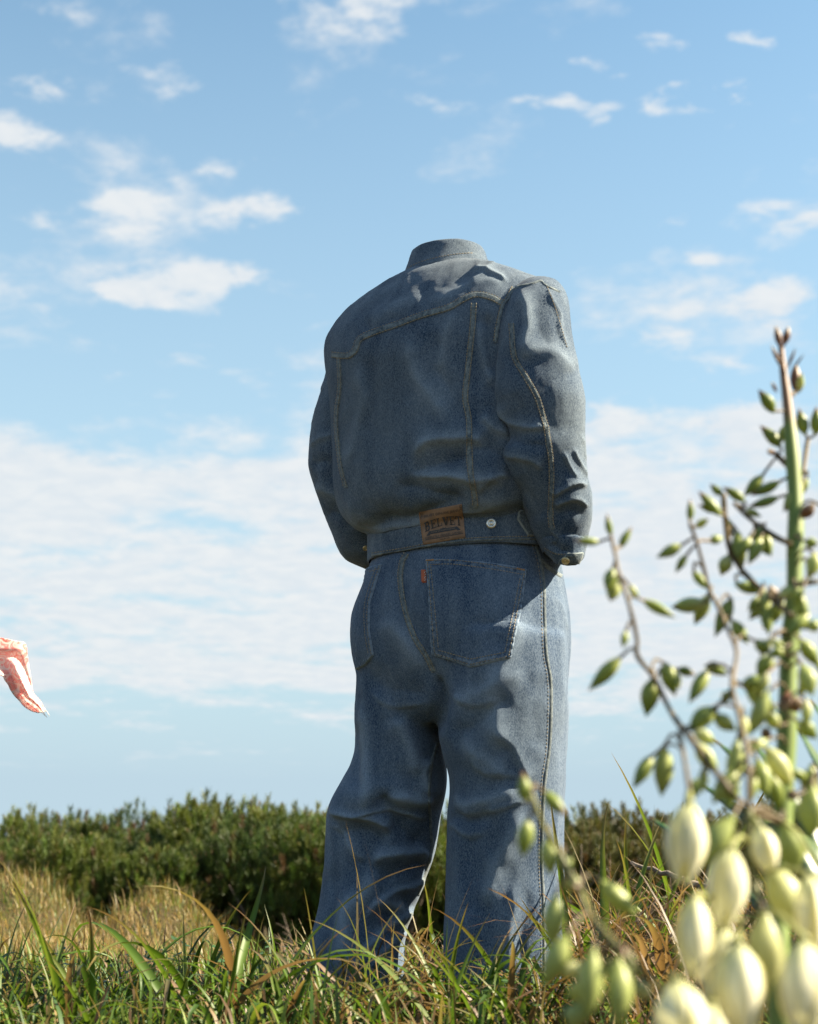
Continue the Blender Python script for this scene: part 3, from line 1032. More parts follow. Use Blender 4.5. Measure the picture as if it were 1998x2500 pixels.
def slab(ch):
    """slab serif capitals in a unit box (y down), heavy stems"""
    S_, T_ = .20, .09
    if ch == 'B':
        return [bar(.24, 0, .24, 1, S_), bar(0, .05, .55, .05, T_), bar(0, .95, .55, .95, T_), bar(.24, .48, .55, .48, T_)] + arc_bars(.5, .27, .22, .22, -90, 90, .2) + arc_bars(.52, .72, .26, .235, -90, 90, .22)
    if ch == 'E':
        return [bar(.24, 0, .24, 1, S_), bar(0, .05, .9, .05, T_), bar(0, .95, .9, .95, T_), bar(.24, .48, .66, .48, T_), bar(.86, 0, .86, .3, .09), bar(.88, .7, .88, 1, .09), bar(.66, .33, .66, .63, .08)]
    if ch == 'L':
        return [bar(.24, 0, .24, 1, S_), bar(0, .05, .5, .05, T_), bar(0, .95, .9, .95, T_), bar(.87, .62, .87, 1, .1)]
    if ch == 'V':
        return [bar(.18, .02, .5, 1, .24), bar(.84, .02, .52, 1, .13), bar(0, .05, .4, .05, T_), bar(.62, .05, 1, .05, T_)]
    if ch == 'T':
        return [bar(.5, 0, .5, 1, S_), bar(.02, .05, .98, .05, T_), bar(.06, 0, .06, .33, .1), bar(.94, 0, .94, .33, .1), bar(.28, .95, .72, .95, T_)]


def plane_text(txt, x0, x1, y0, y1, size_fit=True):
    """built-in font outline, fitted into the 0..1 patch box"""
    cu = bpy.data.curves.new('t', 'FONT')
    cu.body = txt
    cu.resolution_u = 2
    to = bpy.data.objects.new('t', cu)
    COL.objects.link(to)
    dg = bpy.context.evaluated_depsgraph_get()
    me = bpy.data.meshes.new_from_object(to.evaluated_get(dg))
    V = np.array([v.co[:2] for v in me.vertices])
    F = []
    for p in me.polygons:
        vs = list(p.vertices)
        for k in range(1, len(vs) - 1):
            F.append((vs[0], vs[k], vs[k + 1]))
    bpy.data.objects.remove(to)
    bpy.data.curves.remove(cu)
    bpy.data.meshes.remove(me)
    lo, hi = V.min(0), V.max(0)
    V = (V - lo) / (hi - lo)
    return np.stack([x0 + V[:, 0] * (x1 - x0), y1 - V[:, 1] * (y1 - y0)], 1), np.array(F)


q2 = []
word = 'BELVET'
x = .10
wd = [.135, .128, .122, .145, .128, .135]
for ch, cw in zip(word, wd):
    for qd in slab(ch):
        o_ = []
        for (a, b) in qd:
            X = x + a * cw
            arch = 0.085 * ((X - .5) / .4) ** 2
            tall = .235 + .035 * ((X - .5) / .4) ** 2
            o_.append((X, .30 + arch * 0.75 + b * tall))
        q2.append(o_)
    x += cw + .006
V2, F2 = boxes2d(q2)
mesh_np('patch_lettering', on_patch(V2, 0.0007), F2, M['leather_ink'], jacket, smooth=False)
q2 = [[(.19 + .62 * k / 14, .622), (.19 + .62 * (k + 1) / 14, .622), (.19 + .62 * (k + 1) / 14, .705), (.19 + .62 * k / 14, .705)] for k in range(14)]
q2 += [bar(.08 + .85 * k / 16, .838, .08 + .85 * (k + 1) / 16, .838, .016) for k in range(16)]
q2 += [[(.12, .735), (.20, .61), (.20, .715), (.20, .735)], [(.88, .735), (.80, .735), (.80, .715), (.80, .61)],
      bar(.44, .60, .48, .625, .02), bar(.50, .585, .50, .625, .03), bar(.56, .60, .52, .625, .02)]
for sx_ in (.075, .925):       # little scroll ornaments at both ends of the top line
    for (dx, dy, r_) in ((0, .10, .022), (.012, .15, .022), (-.012, .20, .02)):
        q2 += arc_bars(sx_ + dx, dy, r_, r_ * 1.2, 0, 300, .009, 6)
V2, F2 = boxes2d(q2)
mesh_np('patch_banner', on_patch(V2, 0.0007), F2, M['leather_ink'], jacket, smooth=False)
for txt, bx_, mt, lf in (('BELVET GENUINE JEANS', (.125, .875, .155, .245), 'leather_ink', .0007), ('MADE IN TOKYO JAPAN', (.24, .76, .650, .678), 'leather_print', .0012),
                         ('COMPLETELY ORIGINAL GARMENT', (.085, .92, .762, .822), 'leather_ink', .0007), ('Lot. B-23s', (.40, .62, .862, .905), 'leather_ink', .0007)):
    V2, F2 = plane_text(txt, *bx_)
    mesh_np('patch_lettering', on_patch(V2, lf), F2, M[mt], jacket, smooth=False)
ring = [patch_px(*p) for p in ((.03, .03), (.97, .03), (.97, .97), (.03, .97), (.03, .03))]
for k in range(4):
    stitches('p', PB, [tuple(ring[k]), tuple(ring[k + 1])], 0, on=3.0, gap=2.0, wid=.0007, lift=.0008)
sew('p', 'patch_stitching', M['thread_orange'], jacket)


def button(name, bvh, u, v, r, mat, parent, tilt=0.0, rings=((0, .0036), (.30, .0034), (.36, .0026), (.46, .0026), (.52, .0036), (.70, .0040), (.84, .0036), (.95, .0022), (1.0, 0.0), (.9, -.003))):
    p, nn = hit(bvh, u, v)
    zax = Vector(nn)
    mat4 = Matrix.Translation(Vector(p)) @ zax.to_track_quat('Z', 'Y').to_matrix().to_4x4()
    seg = 28
    t_ = np.linspace(0, 2 * np.pi, seg, endpoint=False)
    V = []
    for rr, h in rings:
        V.append(np.stack([np.cos(t_) * r * max(rr, 1e-3), np.sin(t_) * r * max(rr, 1e-3), np.full(seg, h * r / .0105)], 1))
    V = np.concatenate(V)
    V = np.array([mat4 @ Vector(x) for x in V])
    return mesh_np(name, V, grid_faces(len(rings), seg, True), mat, parent)


button('button', HB, 1200, 1278, .0105, M['silver'], jacket)
# side tab on the hem band, and the cuff with its buttoned strap
applique('waist_tab', HB, [(1266, 1243), (1262, 1268), (1289, 1309)], [(1325, 1246), (1325, 1270), (1325, 1312)], 0, 0.004, M['denim_seam'], jacket, 24, 24, seed=30)
button('tab_button', HB, 1286, 1274, .0068, M['lining'], jacket)

cuff = rings_obj('cuff', px_rings([(1322, 1318, 1430, 2.845, .066), (1326, 1316, 1433, 2.845, .069), (1345, 1328, 1428, 2.85, .066), (1358, 1340, 1425, 2.852, .061), (1366, 1349, 1416, 2.856, .056), (1369, 1352, 1412, 2.857, .053), (1366, 1356, 1408, 2.857, .049), (1350, 1354, 1410, 2.855, .048)], 60, 120, dip=.5),
                 M['denim'], None)
drape(cuff, [([(1330, 1335), (1370, 1352), (1410, 1350)], 4, 8, 's'), ([(1345, 1320), (1372, 1345), (1400, 1340)], -5, 9, 'r')], .003, (16, 16, 16), .0008, 33, wear0=.05)
cuff.parent = jacket
CB = bvh_of(cuff)
cstrap = applique('cuff_strap', CB, [(1384, 1352), (1366, 1366), (1360, 1382)], [(1424, 1347), (1421, 1362), (1412, 1379)], 0, .004, M['denim_seam'], jacket, 20, 20, seed=34)
button('cuff_button', Multi(CB, bvh_of(cstrap)), 1381, 1369, .0082, M['brass'], jacket)
stitches('c', CB, [(1330, 1338), (1360, 1352), (1400, 1352)], 0, lift=.001)
sew('c', 'cuff_stitching', M['thread'], jacket)
lb = button('cuff_button', LS, 893, 1338, .006, M['brass'], jacket)

# ---- jeans details
CS = [(994, 1351), (982, 1378), (979, 1426), (991, 1493), (1012, 1555), (1041, 1601), (1060, 1640)]
band('seat_seam', J, CS, 7.5, .0022, M['denim_seam'], jeans, seed=40)
for of in (-5.5, 5.5):
    stitches('t', J, CS, of, lift=.0032)
OS = [(1308, 1328), (1321, 1376), (1329, 1434), (1331, 1518), (1335, 1597), (1345, 1660), (1346, 1743), (1342, 1827), (1331, 1910), (1326, 1998), (1324, 2109), (1328, 2219), (1330, 2380)]
band('outer_seam', J, OS, 4.5, .0018, M['denim_edge'], jeans, seed=41, cols=5)
stitches('t', J, OS, 8, lift=.001, gap=4)
IS = [(1068, 1813), (1054, 1862), (1048, 1932), (1052, 2020), (1054, 2073), (1037, 2140), (1006, 2228), (984, 2276)]
band('inner_seam', J, IS, 4, .0024, M['denim_edge'], jeans, seed=42, cols=5)
RP_L, RP_R = [(1039, 1365), (1048, 1480), (1056, 1599)], [(1287, 1390), (1272, 1500), (1248, 1607)]
rp = applique('back_pocket', J, RP_L, RP_R, 28, .0052, M['denim_jeans'], jeans, 84, 84, top_bulge=-8, edge_wear=1.1, seed=44, puff=.002)
LP_L, LP_R = [(898, 1388), (884, 1470), (875, 1560), (872, 1636)], [(934, 1376), (905, 1470), (904, 1540), (914, 1600)]
lp = applique('back_pocket', J, LP_L, LP_R, 8, .0050, M['denim_jeans'], jeans, 40, 84, edge_wear=1.0, seed=46, puff=.002)
PBR, PBL = bvh_of(rp), bvh_of(lp)
pent = [(1043, 1370), (1060, 1597), (1148, 1624), (1244, 1603), (1282, 1394)]
for ins in (2, 15):
    c = np.mean(pent, 0)
    pp = [tuple(np.array(p) + (c - np.array(p)) / np.linalg.norm(c - np.array(p)) * ins) for p in pent]
    for k in range(4):
        stitches('t', PBR, [pp[k], pp[k + 1]], 0, lift=.001)
for dv in (3, 13):
    stitches('t', PBR, [(1042, 1366 + dv), (1100, 1364 + dv), (1165, 1371 + dv), (1230, 1381 + dv), (1284, 1391 + dv)], 0, lift=.001)
for of in (-4, -11):
    stitches('t', PBL, [(930, 1382), (903, 1470), (902, 1540), (911, 1598)], -of, lift=.001)
stitches('t', PBL, [(902, 1396), (930, 1386)], 0, lift=.001)
sew('t', 'stitching', M['thread'], jeans)
for (a, b) in (((1041, 1366), (1062, 1365)), ((1262, 1386), (1285, 1391))):
    for k in range(3):
        stitches('o', PBR, [(a[0], a[1] + 1 + k), (b[0], b[1] + 1 + k)], 0, on=4, gap=1, lift=.0012)
sew('o', 'bar_tack', M['thread_orange'], jeans)
FP = [(1320, 1366), (1346, 1391), (1387, 1416)]
band('front_pocket_seam', J, FP, 5, .0022, M['denim_seam'], jeans, seed=48)
tabp = applique('pocket_tab', J, [(1030, 1391), (1031, 1423)], [(1041, 1391), (1042, 1423)], 0, .0042, M['tab_red'], jeans, 12, 20, edge_wear=0)
TB = bvh_of(tabp)
for k, (v0, v1) in enumerate(((1394, 1399), (1401, 1405), (1407, 1411), (1413, 1419))):
    stitches('w', TB, [(1039, v0), (1037 + (k % 2), v1), (1039, v1)], 0, on=2.2, gap=1.0, lift=.0006, step=.6)
sew('w', 'tab_lettering', M['tab_white'], jeans)


# ------------------------------------------------------------------ ground
def ground_z(x, y):
    x, y = np.asarray(x, float), np.asarray(y, float)
    z = 0.012 * np.sin(x * 2.1 + 0.6) * np.cos(y * 1.7) + 0.02 * np.sin(x * .9 + y * .7)
    for (cx, cy, h, rx, ry) in ((-1.58, 6.4, .225, .34, .5), (-0.93, 6.0, .18, .24, .42), (-2.6, 6.5, .18, .5, .55), (-1.3, 5.0, .0, .8, .5), (1.0, 4.6, .10, .6, .7), (2.0, 4.8, .12, .7, .8), (.2, 6.4, -.26, .9, 1.4), (-1.26, 6.3, -.13, .14, .55)):
        z = z + h * np.exp(-((x - cx) / rx) ** 2 - ((y - cy) / ry) ** 2)
    drop = np.clip((y - 5.6) / 3.6, 0, 1)
    z = z - 0.36 * drop * drop * (3 - 2 * drop)
    far = np.clip((y - 14) / 60, 0, 1)
    return z - 2.2 * far


def axis(n_near, near, farv, n_far, start=0.0):
    a = np.linspace(start, near, n_near)
    b = near * (farv / near) ** (np.linspace(0, 1, n_far + 1)[1:])
    return np.concatenate([a, b])


ax = axis(90, 6.0, 900, 26)
gx = np.concatenate([-ax[::-1], ax[1:]])
gy = np.concatenate([-axis(10, 4.0, 300, 12)[::-1], axis(170, 11.0, 1500, 30)[1:]])
X, Y = np.meshgrid(gx, gy)
Z = ground_z(X, Y)
m, t = new_mat('sandy soil with dry thatch')
tcn = t.n('ShaderNodeTexCoord')
na = t.n('ShaderNodeTexNoise', {'Vector': tcn.outputs['Object'], 'Scale': 3.0, 'Detail': 8.0, 'Roughness': .65}).outputs[0]
nb = t.n('ShaderNodeTexNoise', {'Vector': tcn.outputs['Object'], 'Scale': 60.0, 'Detail': 6.0, 'Roughness': .7}).outputs[0]
c = t.ramp(t.math('ADD', t.math('MULTIPLY', na, .55), t.math('MULTIPLY', nb, .45)), [(.3, (.04, .03, .014)), (.5, (.08, .06, .03)), (.62, (.05, .055, .02)), (.78, (.13, .1, .055))])
bp = t.n('ShaderNodeBump', {'Strength': 1.0, 'Distance': .02, 'Height': nb})
p = t.n('ShaderNodeBsdfPrincipled', {'Base Color': c, 'Roughness': .95, 'Specular IOR Level': .1, 'Normal': bp.outputs[0]})
t.n('ShaderNodeOutputMaterial', {0: p.outputs[0]})
ground = mesh_np('ground', np.stack([X, Y, Z], -1).reshape(-1, 3), grid_faces(len(gy), len(gx)), m)
tag(ground, kind='structure')


# ------------------------------------------------------------------ grass
def blades(name, xy, H, W, lean, az, tip_col, base_col, segs, mat, droop=1.0, z0=None, fold=0.0):
    """many curved tapering blades in one mesh"""
    n = len(xy)
    s = np.linspace(0, 1, segs + 1)
    z = ground_z(xy[:, 0], xy[:, 1]) - 0.01 if z0 is None else z0
    base = np.stack([xy[:, 0], xy[:, 1], z], 1)
    dirh = np.stack([np.cos(az), np.sin(az), np.zeros(n)], 1)
    side = np.stack([-np.sin(az), np.cos(az), np.zeros(n)], 1)
    tw = RNG.uniform(-.9, .9, n)
    ang = lean[:, None] * (s[None] ** droop)               # bend grows along the blade
    dh = np.concatenate([np.zeros((n, 1)), np.cumsum(np.sin((ang[:, 1:] + ang[:, :-1]) / 2), 1)], 1) / segs
    dv = np.concatenate([np.zeros((n, 1)), np.cumsum(np.cos((ang[:, 1:] + ang[:, :-1]) / 2), 1)], 1) / segs
    C = base[:, None] + H[:, None, None] * (dh[..., None] * dirh[:, None] + dv[..., None] * UP)
    sd = side * np.cos(tw)[:, None] + np.array([0, 0, .3]) * np.sin(tw)[:, None] + dirh * np.sin(tw)[:, None] * .7
    prof = np.minimum(1, .55 + s * 1.6) * np.clip((1 - s) * 2.2, 0, 1) ** .8
    prof = prof[:-1]
    L = C[:, :-1] - sd[:, None] * (W[:, None, None] * prof[None, :, None])
    R = C[:, :-1] + sd[:, None] * (W[:, None, None] * prof[None, :, None])
    V = np.concatenate([np.stack([L, R], 2).reshape(n, -1, 3), C[:, -1:]], 1)
    k = 2 * segs + 1
    V = V.reshape(-1, 3)
    f = np.array([[2 * i, 2 * i + 1, 2 * i + 3, 2 * i + 2] for i in range(segs - 1)])
    ft = np.array([[2 * segs - 2, 2 * segs - 1, 2 * segs]])
    off = (np.arange(n) * k)[:, None, None]
    tv = np.concatenate([np.repeat(s[:-1], 2), [1.0]])
    col = base_col[:, None] * (1 - tv[None, :, None]) + tip_col[:, None] * tv[None, :, None]
    F = [(f[None] + off).reshape(-1, 4)] if segs > 1 else []
    F.append((ft[None] + off).reshape(-1, 3))
    return mesh_np(name, V, F, mat, attrs={'tint': col.reshape(-1, 3)})


GREEN = np.array([[.052, .098, .010], [.070, .120, .015], [.038, .076, .014], [.098, .140, .020], [.045, .085, .030]])
STRAW = np.array([[.22, .15, .06], [.18, .115, .05], [.26, .19, .085], [.15, .10, .042], [.19, .16, .06]])
BROWN = np.array([[.115, .07, .035], [.14, .09, .052], [.09, .052, .028], [.165, .115, .072]])


def pick(pal, n, jitter=.18):
    c = pal[RNG.integers(0, len(pal), n)]
    return np.clip(c * (1 + RNG.normal(0, jitter, (n, 1))), .01, .8)


def scatter_fan(n, y0, y1, u0, u1, power=1.0):
    """points on the ground inside a viewing wedge"""
    y = y0 + (y1 - y0) * RNG.random(n) ** power
    u = RNG.uniform(u0, u1, n)
    return np.stack([(u - CU) / FPX * (y * 1.0), y], 1)


# short dry turf on the dunes behind
n = 82000
xy = scatter_fan(n, 3.4, 7.4, -350, 2350, .9)
green = (pnoise(np.stack([xy[:, 0] * 1.6, xy[:, 1] * 1.2, xy[:, 0] * 0], 1)) + RNG.normal(0, .35, n)) > .12
cb = np.where(green[:, None], pick(GREEN * 1.25, n), pick(STRAW * 1.3, n))
ct = np.where((RNG.random(n) < .45)[:, None], pick(STRAW * 1.1, n), cb * 1.1)
H = RNG.gamma(5, .0085, n) * (1 + .5 * pnoise(np.stack([xy[:, 0] * 3, xy[:, 1] * 3, xy[:, 0] * 0 + 4], 1)))
turf = blades('dry_turf', xy, np.clip(H, .02, .2), RNG.uniform(.0012, .0023, n), RNG.uniform(.1, 1.9, n), RNG.uniform(0, 6.283, n), ct, cb, 3, M['grass'])
tag(turf, 'short straw coloured dune turf behind the figure', 'grass', kind='stuff')

# taller tufts along the crests of the two dune humps
n = 2600
u = RNG.normal(0, 1, (n, 2))
ctr = np.array([[-1.62, 6.5], [-.95, 6.1], [-2.4, 6.6]])[RNG.integers(0, 3, n)]
xy = ctr + u * np.array([.24, .2])
cb = np.where((RNG.random(n) < .5)[:, None], pick(GREEN * 1.2, n), pick(STRAW, n))
crest = blades('crest_grass', xy, RNG.uniform(.05, .15, n), RNG.uniform(.0012, .0026, n), RNG.uniform(.2, 2.2, n), RNG.uniform(0, 6.283, n), pick(STRAW, n), cb, 5, M['grass'], 1.4)
tag(crest, 'longer dry grass tufts on the crests of the dune humps', 'grass', kind='stuff')

# green sward at the figure's feet
n = 15000
xy = scatter_fan(n, 2.15, 4.1, -250, 2250, 1.0)
g = RNG.random(n)
cb = np.where((g < .74)[:, None], pick(GREEN, n), np.where((g < .86)[:, None], pick(STRAW * .8, n), pick(BROWN, n)))
ct = np.where((RNG.random(n) < .22)[:, None], pick(STRAW, n), cb * 1.15)
sward = blades('green_sward', xy, RNG.gamma(6, .0155, n), RNG.uniform(.0016, .0042, n), RNG.uniform(.4, 2.5, n), RNG.uniform(0, 6.283, n), ct, cb, 5, M['grass'], 1.3)
tag(sward, 'mixed green and dry grass growing round the feet', 'grass', kind='stuff')

# dead, tangled litter under the tall grass beside the right leg
n = 2700
xy = scatter_fan(n, 2.3, 3.7, 720, 2200, .8)
big = xy[:, 0] / xy[:, 1] > .105
litter = blades('dead_grass_litter', xy, RNG.uniform(.10, .24, n) * np.where(big, 1.7, .85), RNG.uniform(.0015, .0034, n), RNG.uniform(.9, 2.7, n), RNG.uniform(0, 6.283, n), pick(BROWN * 1.25, n), pick(BROWN, n), 7, M['grass'], 1.2)
tag(litter, 'brown dead grass tangled among the green blades', 'dead grass', kind='stuff')

# thin upright stalks
sp = [(905, 2040, 2.7), (968, 2000, 2.7), (820, 2160, 2.6), (760, 2190, 2.6), (910, 2110, 2.65), (1105, 2125, 2.7), (1000, 2130, 3.3), (1500, 2000, 3.2), (1540, 1970, 3.2), (1620, 1990, 3.3), (1270, 2150, 2.7),
      (140, 2270, 3.0), (180, 2280, 3.0), (520, 2260, 2.8), (510, 2330, 2.6), (620, 2270, 3.1), (680, 2290, 3.0), (1460, 2060, 3.1), (1680, 1960, 3.4), (60, 2310, 2.8), (300, 2330, 2.7), (1570, 2180, 2.9), (230, 2290, 2.9)]
sp = sp * 2
base, hh = [], []
for i, (u, v, yy) in enumerate(sp):
    tpt = at(u + (0 if i < len(sp) // 2 else RNG.uniform(-60, 60)), v + (0 if i < len(sp) // 2 else RNG.uniform(20, 160)), yy)
    base.append((tpt[0] + RNG.uniform(-.05, .05), yy + RNG.uniform(-.03, .03)))
    hh.append(max(.08, tpt[2] - float(ground_z(tpt[0], yy))) * 1.05 * (1 if i < len(sp) // 2 else .7))
n = len(base)
b3 = np.array(base)
cb = np.where((np.arange(n) % 3 == 0)[:, None], pick(STRAW, n), pick(GREEN, n))
stalks = blades('grass_stalks', b3, np.array(hh), RNG.uniform(.0016, .0032, n), RNG.uniform(.15, .5, n), RNG.uniform(0, 6.283, n), pick(STRAW * .9, n), cb, 8, M['grass'])
tag(stalks, 'thin upright grass stalks reaching above the sward', 'grass stalks', kind='stuff')

# broad bladed tussocks: every blade a part
BL = []
for k in range(12):
    segs = 12
    s = np.linspace(0, 1, segs + 1)
    bend = (1.9, 1.1, 2.4, .7, 1.5, 2.1, .45, 1.7, 2.6, 1.2, .9, 2.0)[k]
    ang = .10 + bend * s ** (1.3 + .25 * (k % 4))
    kink = (k % 5 == 2)
    if kink:
        ang = ang + 1.3 / (1 + np.exp(-(s - .62) * 40))
    dx = np.concatenate([[0], np.cumsum(np.sin((ang[1:] + ang[:-1]) / 2))]) / segs
    dz = np.concatenate([[0], np.cumsum(np.cos((ang[1:] + ang[:-1]) / 2))]) / segs
    wv = .0225 * np.minimum(1, .5 + s * 1.4) * np.clip((1 - s) * 1.9, 0, 1) ** .75 + .0003
    tws = (s ** 1.5) * (.9 if k % 2 else -.7)
    wob = .02 * np.sin(s * 5 + k)
    C = np.stack([dx, wob, dz], 1)
    sd = np.stack([np.sin(tws) * .6, np.cos(tws), np.sin(tws) * .35], 1)
    nrm = np.stack([-np.cos(ang), 0 * s, np.sin(ang)], 1)
    Lp, Rp, Mid = C - sd * wv[:, None], C + sd * wv[:, None], C - nrm * (wv * .35)[:, None]
    V = np.stack([Lp, Mid, Rp], 1).reshape(-1, 3)
    F = grid_faces(segs + 1, 3)
    gbase = GREEN[k % 5] * (1.0 if k % 4 != 3 else .8)
    tipc = STRAW[k % 5] if k % 3 == 0 else (BROWN[k % 4] * 1.2 if k % 3 == 1 else gbase * 1.2)
    if k in (4, 9):
        gbase = BROWN[k % 4] * 1.1
        tipc = STRAW[k % 5] * .8
    mixf = np.clip((s - (.55 if k % 3 else .7)) / .3, 0, 1)[:, None]
    col = np.repeat(gbase * (1 - mixf) + tipc * mixf, 3, 0)
    col[1::3] *= 1.25
    ob = mesh_np('blade', V, F, M['grass'], attrs={'tint': col})
    BL.append(ob.data)
    bpy.data.objects.remove(ob)

TUS = [(40, 2.85, .40, None), (190, 2.4, .40, None), (330, 2.62, .42, None), (480, 2.85, .40, None), (-110, 2.7, .42, None), (700, 2.4, .40, None), (600, 2.4, .38, None), (940, 2.75, .40, None), (1240, 2.4, .42, None), (-40, 2.5, .36, 'broad green grass tussock at the foot of the dunes, lying flat'), (120, 2.45, .34, None), (260, 2.75, .30, None), (410, 2.5, .34, None), (545, 2.55, .44, 'tall arching grass tussock with one bent straw tip beside the left trouser leg'),
       (650, 2.7, .34, None), (760, 2.45, .34, None), (880, 2.55, .38, None), (985, 2.45, .34, None), (1080, 2.60, .42, None), (1190, 2.55, .42, None), (1320, 2.62, .44, None), (1040, 3.35, .40, None),
       (1450, 2.75, .46, None), (1560, 3.15, .50, None), (1690, 3.35, .52, None), (1500, 3.6, .46, None), (1650, 2.6, .40, None), (1800, 2.9, .46, None), (1400, 3.3, .42, None), (1950, 3.2, .5, None)]
def tussock_label(u, yy):
    if u > 1600:
        return 'broad bladed grass tussock under the yucca flowers' if yy < 3.0 else 'tall broad bladed grass tussock behind the yucca flowers'
    if u > 1380:
        return 'arching grass tussock between the right trouser leg and the grey dead branch' if yy < 3.2 else 'grass tussock in front of the bare twigs and browned pines'
    if u > 1080:
        return 'arching grass tussock in front of the right trouser hem'
    if u > 1000:
        return 'grass tussock seen between the two trouser legs' if yy > 3 else 'grass tussock below the gap between the trouser legs'
    if u > 700:
        return 'broad bladed grass tussock in front of the left trouser hem'
    if u > 450:
        return 'broad bladed grass tussock just beside the left trouser hem'
    return 'low broad bladed grass tussock before the dry dune humps'


for i, (u, yy, size, lab) in enumerate(TUS):
    x = (u - CU) / FPX * yy
    size = size * (.72 if u < 1380 else .9) * (1.25 if lab and 'tall' in lab else 1)
    tz = float(ground_z(x, yy)) - .01
    tu = empty('grass_tussock', (x, yy, tz))
    tag(tu, lab or tussock_label(u, yy), 'grass tussock', 'broad grass tussocks')
    nb_ = 17 if u < 1050 else 26
    for j in range(nb_):
        k = int(RNG.integers(0, 12))
        b = bpy.data.objects.new('blade', BL[k])
        COL.objects.link(b)
        b.parent = tu
        L = size * RNG.uniform(.6, 1.15) * (1.15 if RNG.random() < .15 else 1)
        b.location = (RNG.normal(0, .035), RNG.normal(0, .035), 0)
        b.rotation_euler = (RNG.normal(0, .14), abs(RNG.normal(.25, .3)), RNG.uniform(0, 6.283))
        b.scale = (L, L * RNG.uniform(.55, 1.0), L)

# small leafy weeds near the bottom edge
wm = foliage_mat('weed leaves', .45, .3)
def weed(x, y, n, r):
    VV, FF, CC = [], [], []
    for i in range(n):
        a, rr = RNG.uniform(0, 6.283), r * math.sqrt(RNG.random())
        c0 = np.array([x + rr * math.cos(a), y + rr * math.sin(a), float(ground_z(x, y)) + RNG.uniform(.02, .14)])
        d = np.array([math.cos(a), math.sin(a), RNG.uniform(-.2, .5)])
        d /= np.linalg.norm(d)
        sdv = np.cross(d, UP)
        sz = RNG.uniform(.009, .018)
        k = len(VV)
        VV += [c0, c0 + d * sz * .6 + sdv * sz * .6, c0 + d * sz * 1.6, c0 + d * sz * .6 - sdv * sz * .6]
        FF.append((k, k + 1, k + 2, k + 3))
        col = np.array([.05, .105, .035]) * RNG.uniform(.7, 1.4)
        CC += [col] * 4
    return mesh_np('leafy_weeds', np.array(VV), np.array(FF), wm, attrs={'tint': np.array(CC)})
for k, (u, yy) in enumerate(((1290, 2.5), (560, 3.1), (300, 2.9))):
    wd_ = weed((u - CU) / FPX * yy, yy, 120, .16)
    tag(wd_, ('small round leaved weeds among dead stems below the yucca buds', 'small bluish weeds on the turf left of the trouser leg', 'small round leaved weeds in the low grass by the dune')[k], 'weeds', kind='stuff')

# ------------------------------------------------------------------ dwarf pines
bark = simple_mat('grey brown bark', (.11, .085, .065), .9, vary=.4, scale=30, bump=.004)


def pine_crown(seed, nsh, tone, tipshare):
    rg = np.random.default_rng(seed)
    NV, NC = [], []
    lumps = [(rg.uniform(-.45, .45), rg.uniform(-.3, .3), rg.uniform(.50, .72), rg.uniform(.22, .36)) for _ in range(7)] + [(0, 0, .42, .5), (-.35, -.1, .3, .4), (.35, -.1, .3, .4)]
    for i in range(nsh):
        lx, ly, lz, lr = lumps[rg.integers(0, len(lumps))]
        d = rg.normal(size=3)
        d[2] = d[2] * .8 + .25
        d /= np.linalg.norm(d)
        p0 = np.array([lx, ly, lz]) + d * lr * rg.uniform(.55, 1.0)
        if p0[2] < .03:
            continue
        ax_ = d * .45 + np.array([rg.normal(0, .22), rg.normal(0, .22), 1.0])
        ax_ /= np.linalg.norm(ax_)
        L = rg.uniform(.07, .15) * (1.5 if (rg.random() < .14 and p0[2] > .7) else 1)
        a_ = np.cross(ax_, [1, .3, .2]); a_ /= np.linalg.norm(a_)
        b_ = np.cross(ax_, a_)
        nn = 74
        s = rg.random(nn) ** .8
        ph = rg.uniform(0, 6.283, nn)
        rad = np.cos(ph)[:, None] * a_ + np.sin(ph)[:, None] * b_
        el = np.radians(rg.uniform(28, 62, nn) * (1 - .35 * s))
        dirn = np.cos(el)[:, None] * ax_ + np.sin(el)[:, None] * rad
        st = p0 + s[:, None] * L * ax_ + rad * .004
        ln = rg.uniform(.042, .068, nn)[:, None]
        wd_ = np.cross(dirn, rg.normal(size=(nn, 3)))
        wd_ /= np.linalg.norm(wd_, axis=1)[:, None] + 1e-9
        ww = .0030
        tri = np.stack([st - wd_ * ww, st + wd_ * ww, st + dirn * ln], 1)
        base = np.array(tone) * rg.uniform(.65, 1.5) * np.array([rg.uniform(.85, 1.25), 1, rg.uniform(.7, 1.2)])
        if rg.random() < .05:
            base = np.array([.10, .06, .03])
        col = np.tile(base, (nn, 3, 1)) * rg.uniform(.8, 1.2, (nn, 1, 1))
        NV.append(tri.reshape(-1, 3))
        NC.append(col.reshape(-1, 3))
        # candle: bud at the tip with short scales
        if rg.random() < tipshare:
            tip = p0 + ax_ * (L + .012)
            nn = 14
            ph = rg.uniform(0, 6.283, nn)
            rad = np.cos(ph)[:, None] * a_ + np.sin(ph)[:, None] * b_
            dirn = ax_ + rad * .35
            st = tip + rg.uniform(-.015, .012, (nn, 1)) * ax_
            wd_ = np.cross(dirn, rad + .1)
            wd_ /= np.linalg.norm(wd_, axis=1)[:, None] + 1e-9
            tri = np.stack([st - wd_ * .005, st + wd_ * .005, st + dirn * .022], 1)
            NV.append(tri.reshape(-1, 3))
            NC.append(np.tile(np.array([.16, .115, .055]) * rg.uniform(.7, 1.2), (nn * 3, 1)))
    V, Cc = np.concatenate(NV), np.concatenate(NC)
    o = mesh_np('crown', V, np.arange(len(V)).reshape(-1, 3), M['needles'], smooth=False, attrs={'tint': Cc})
    me = o.data
    bpy.data.objects.remove(o)
    return me


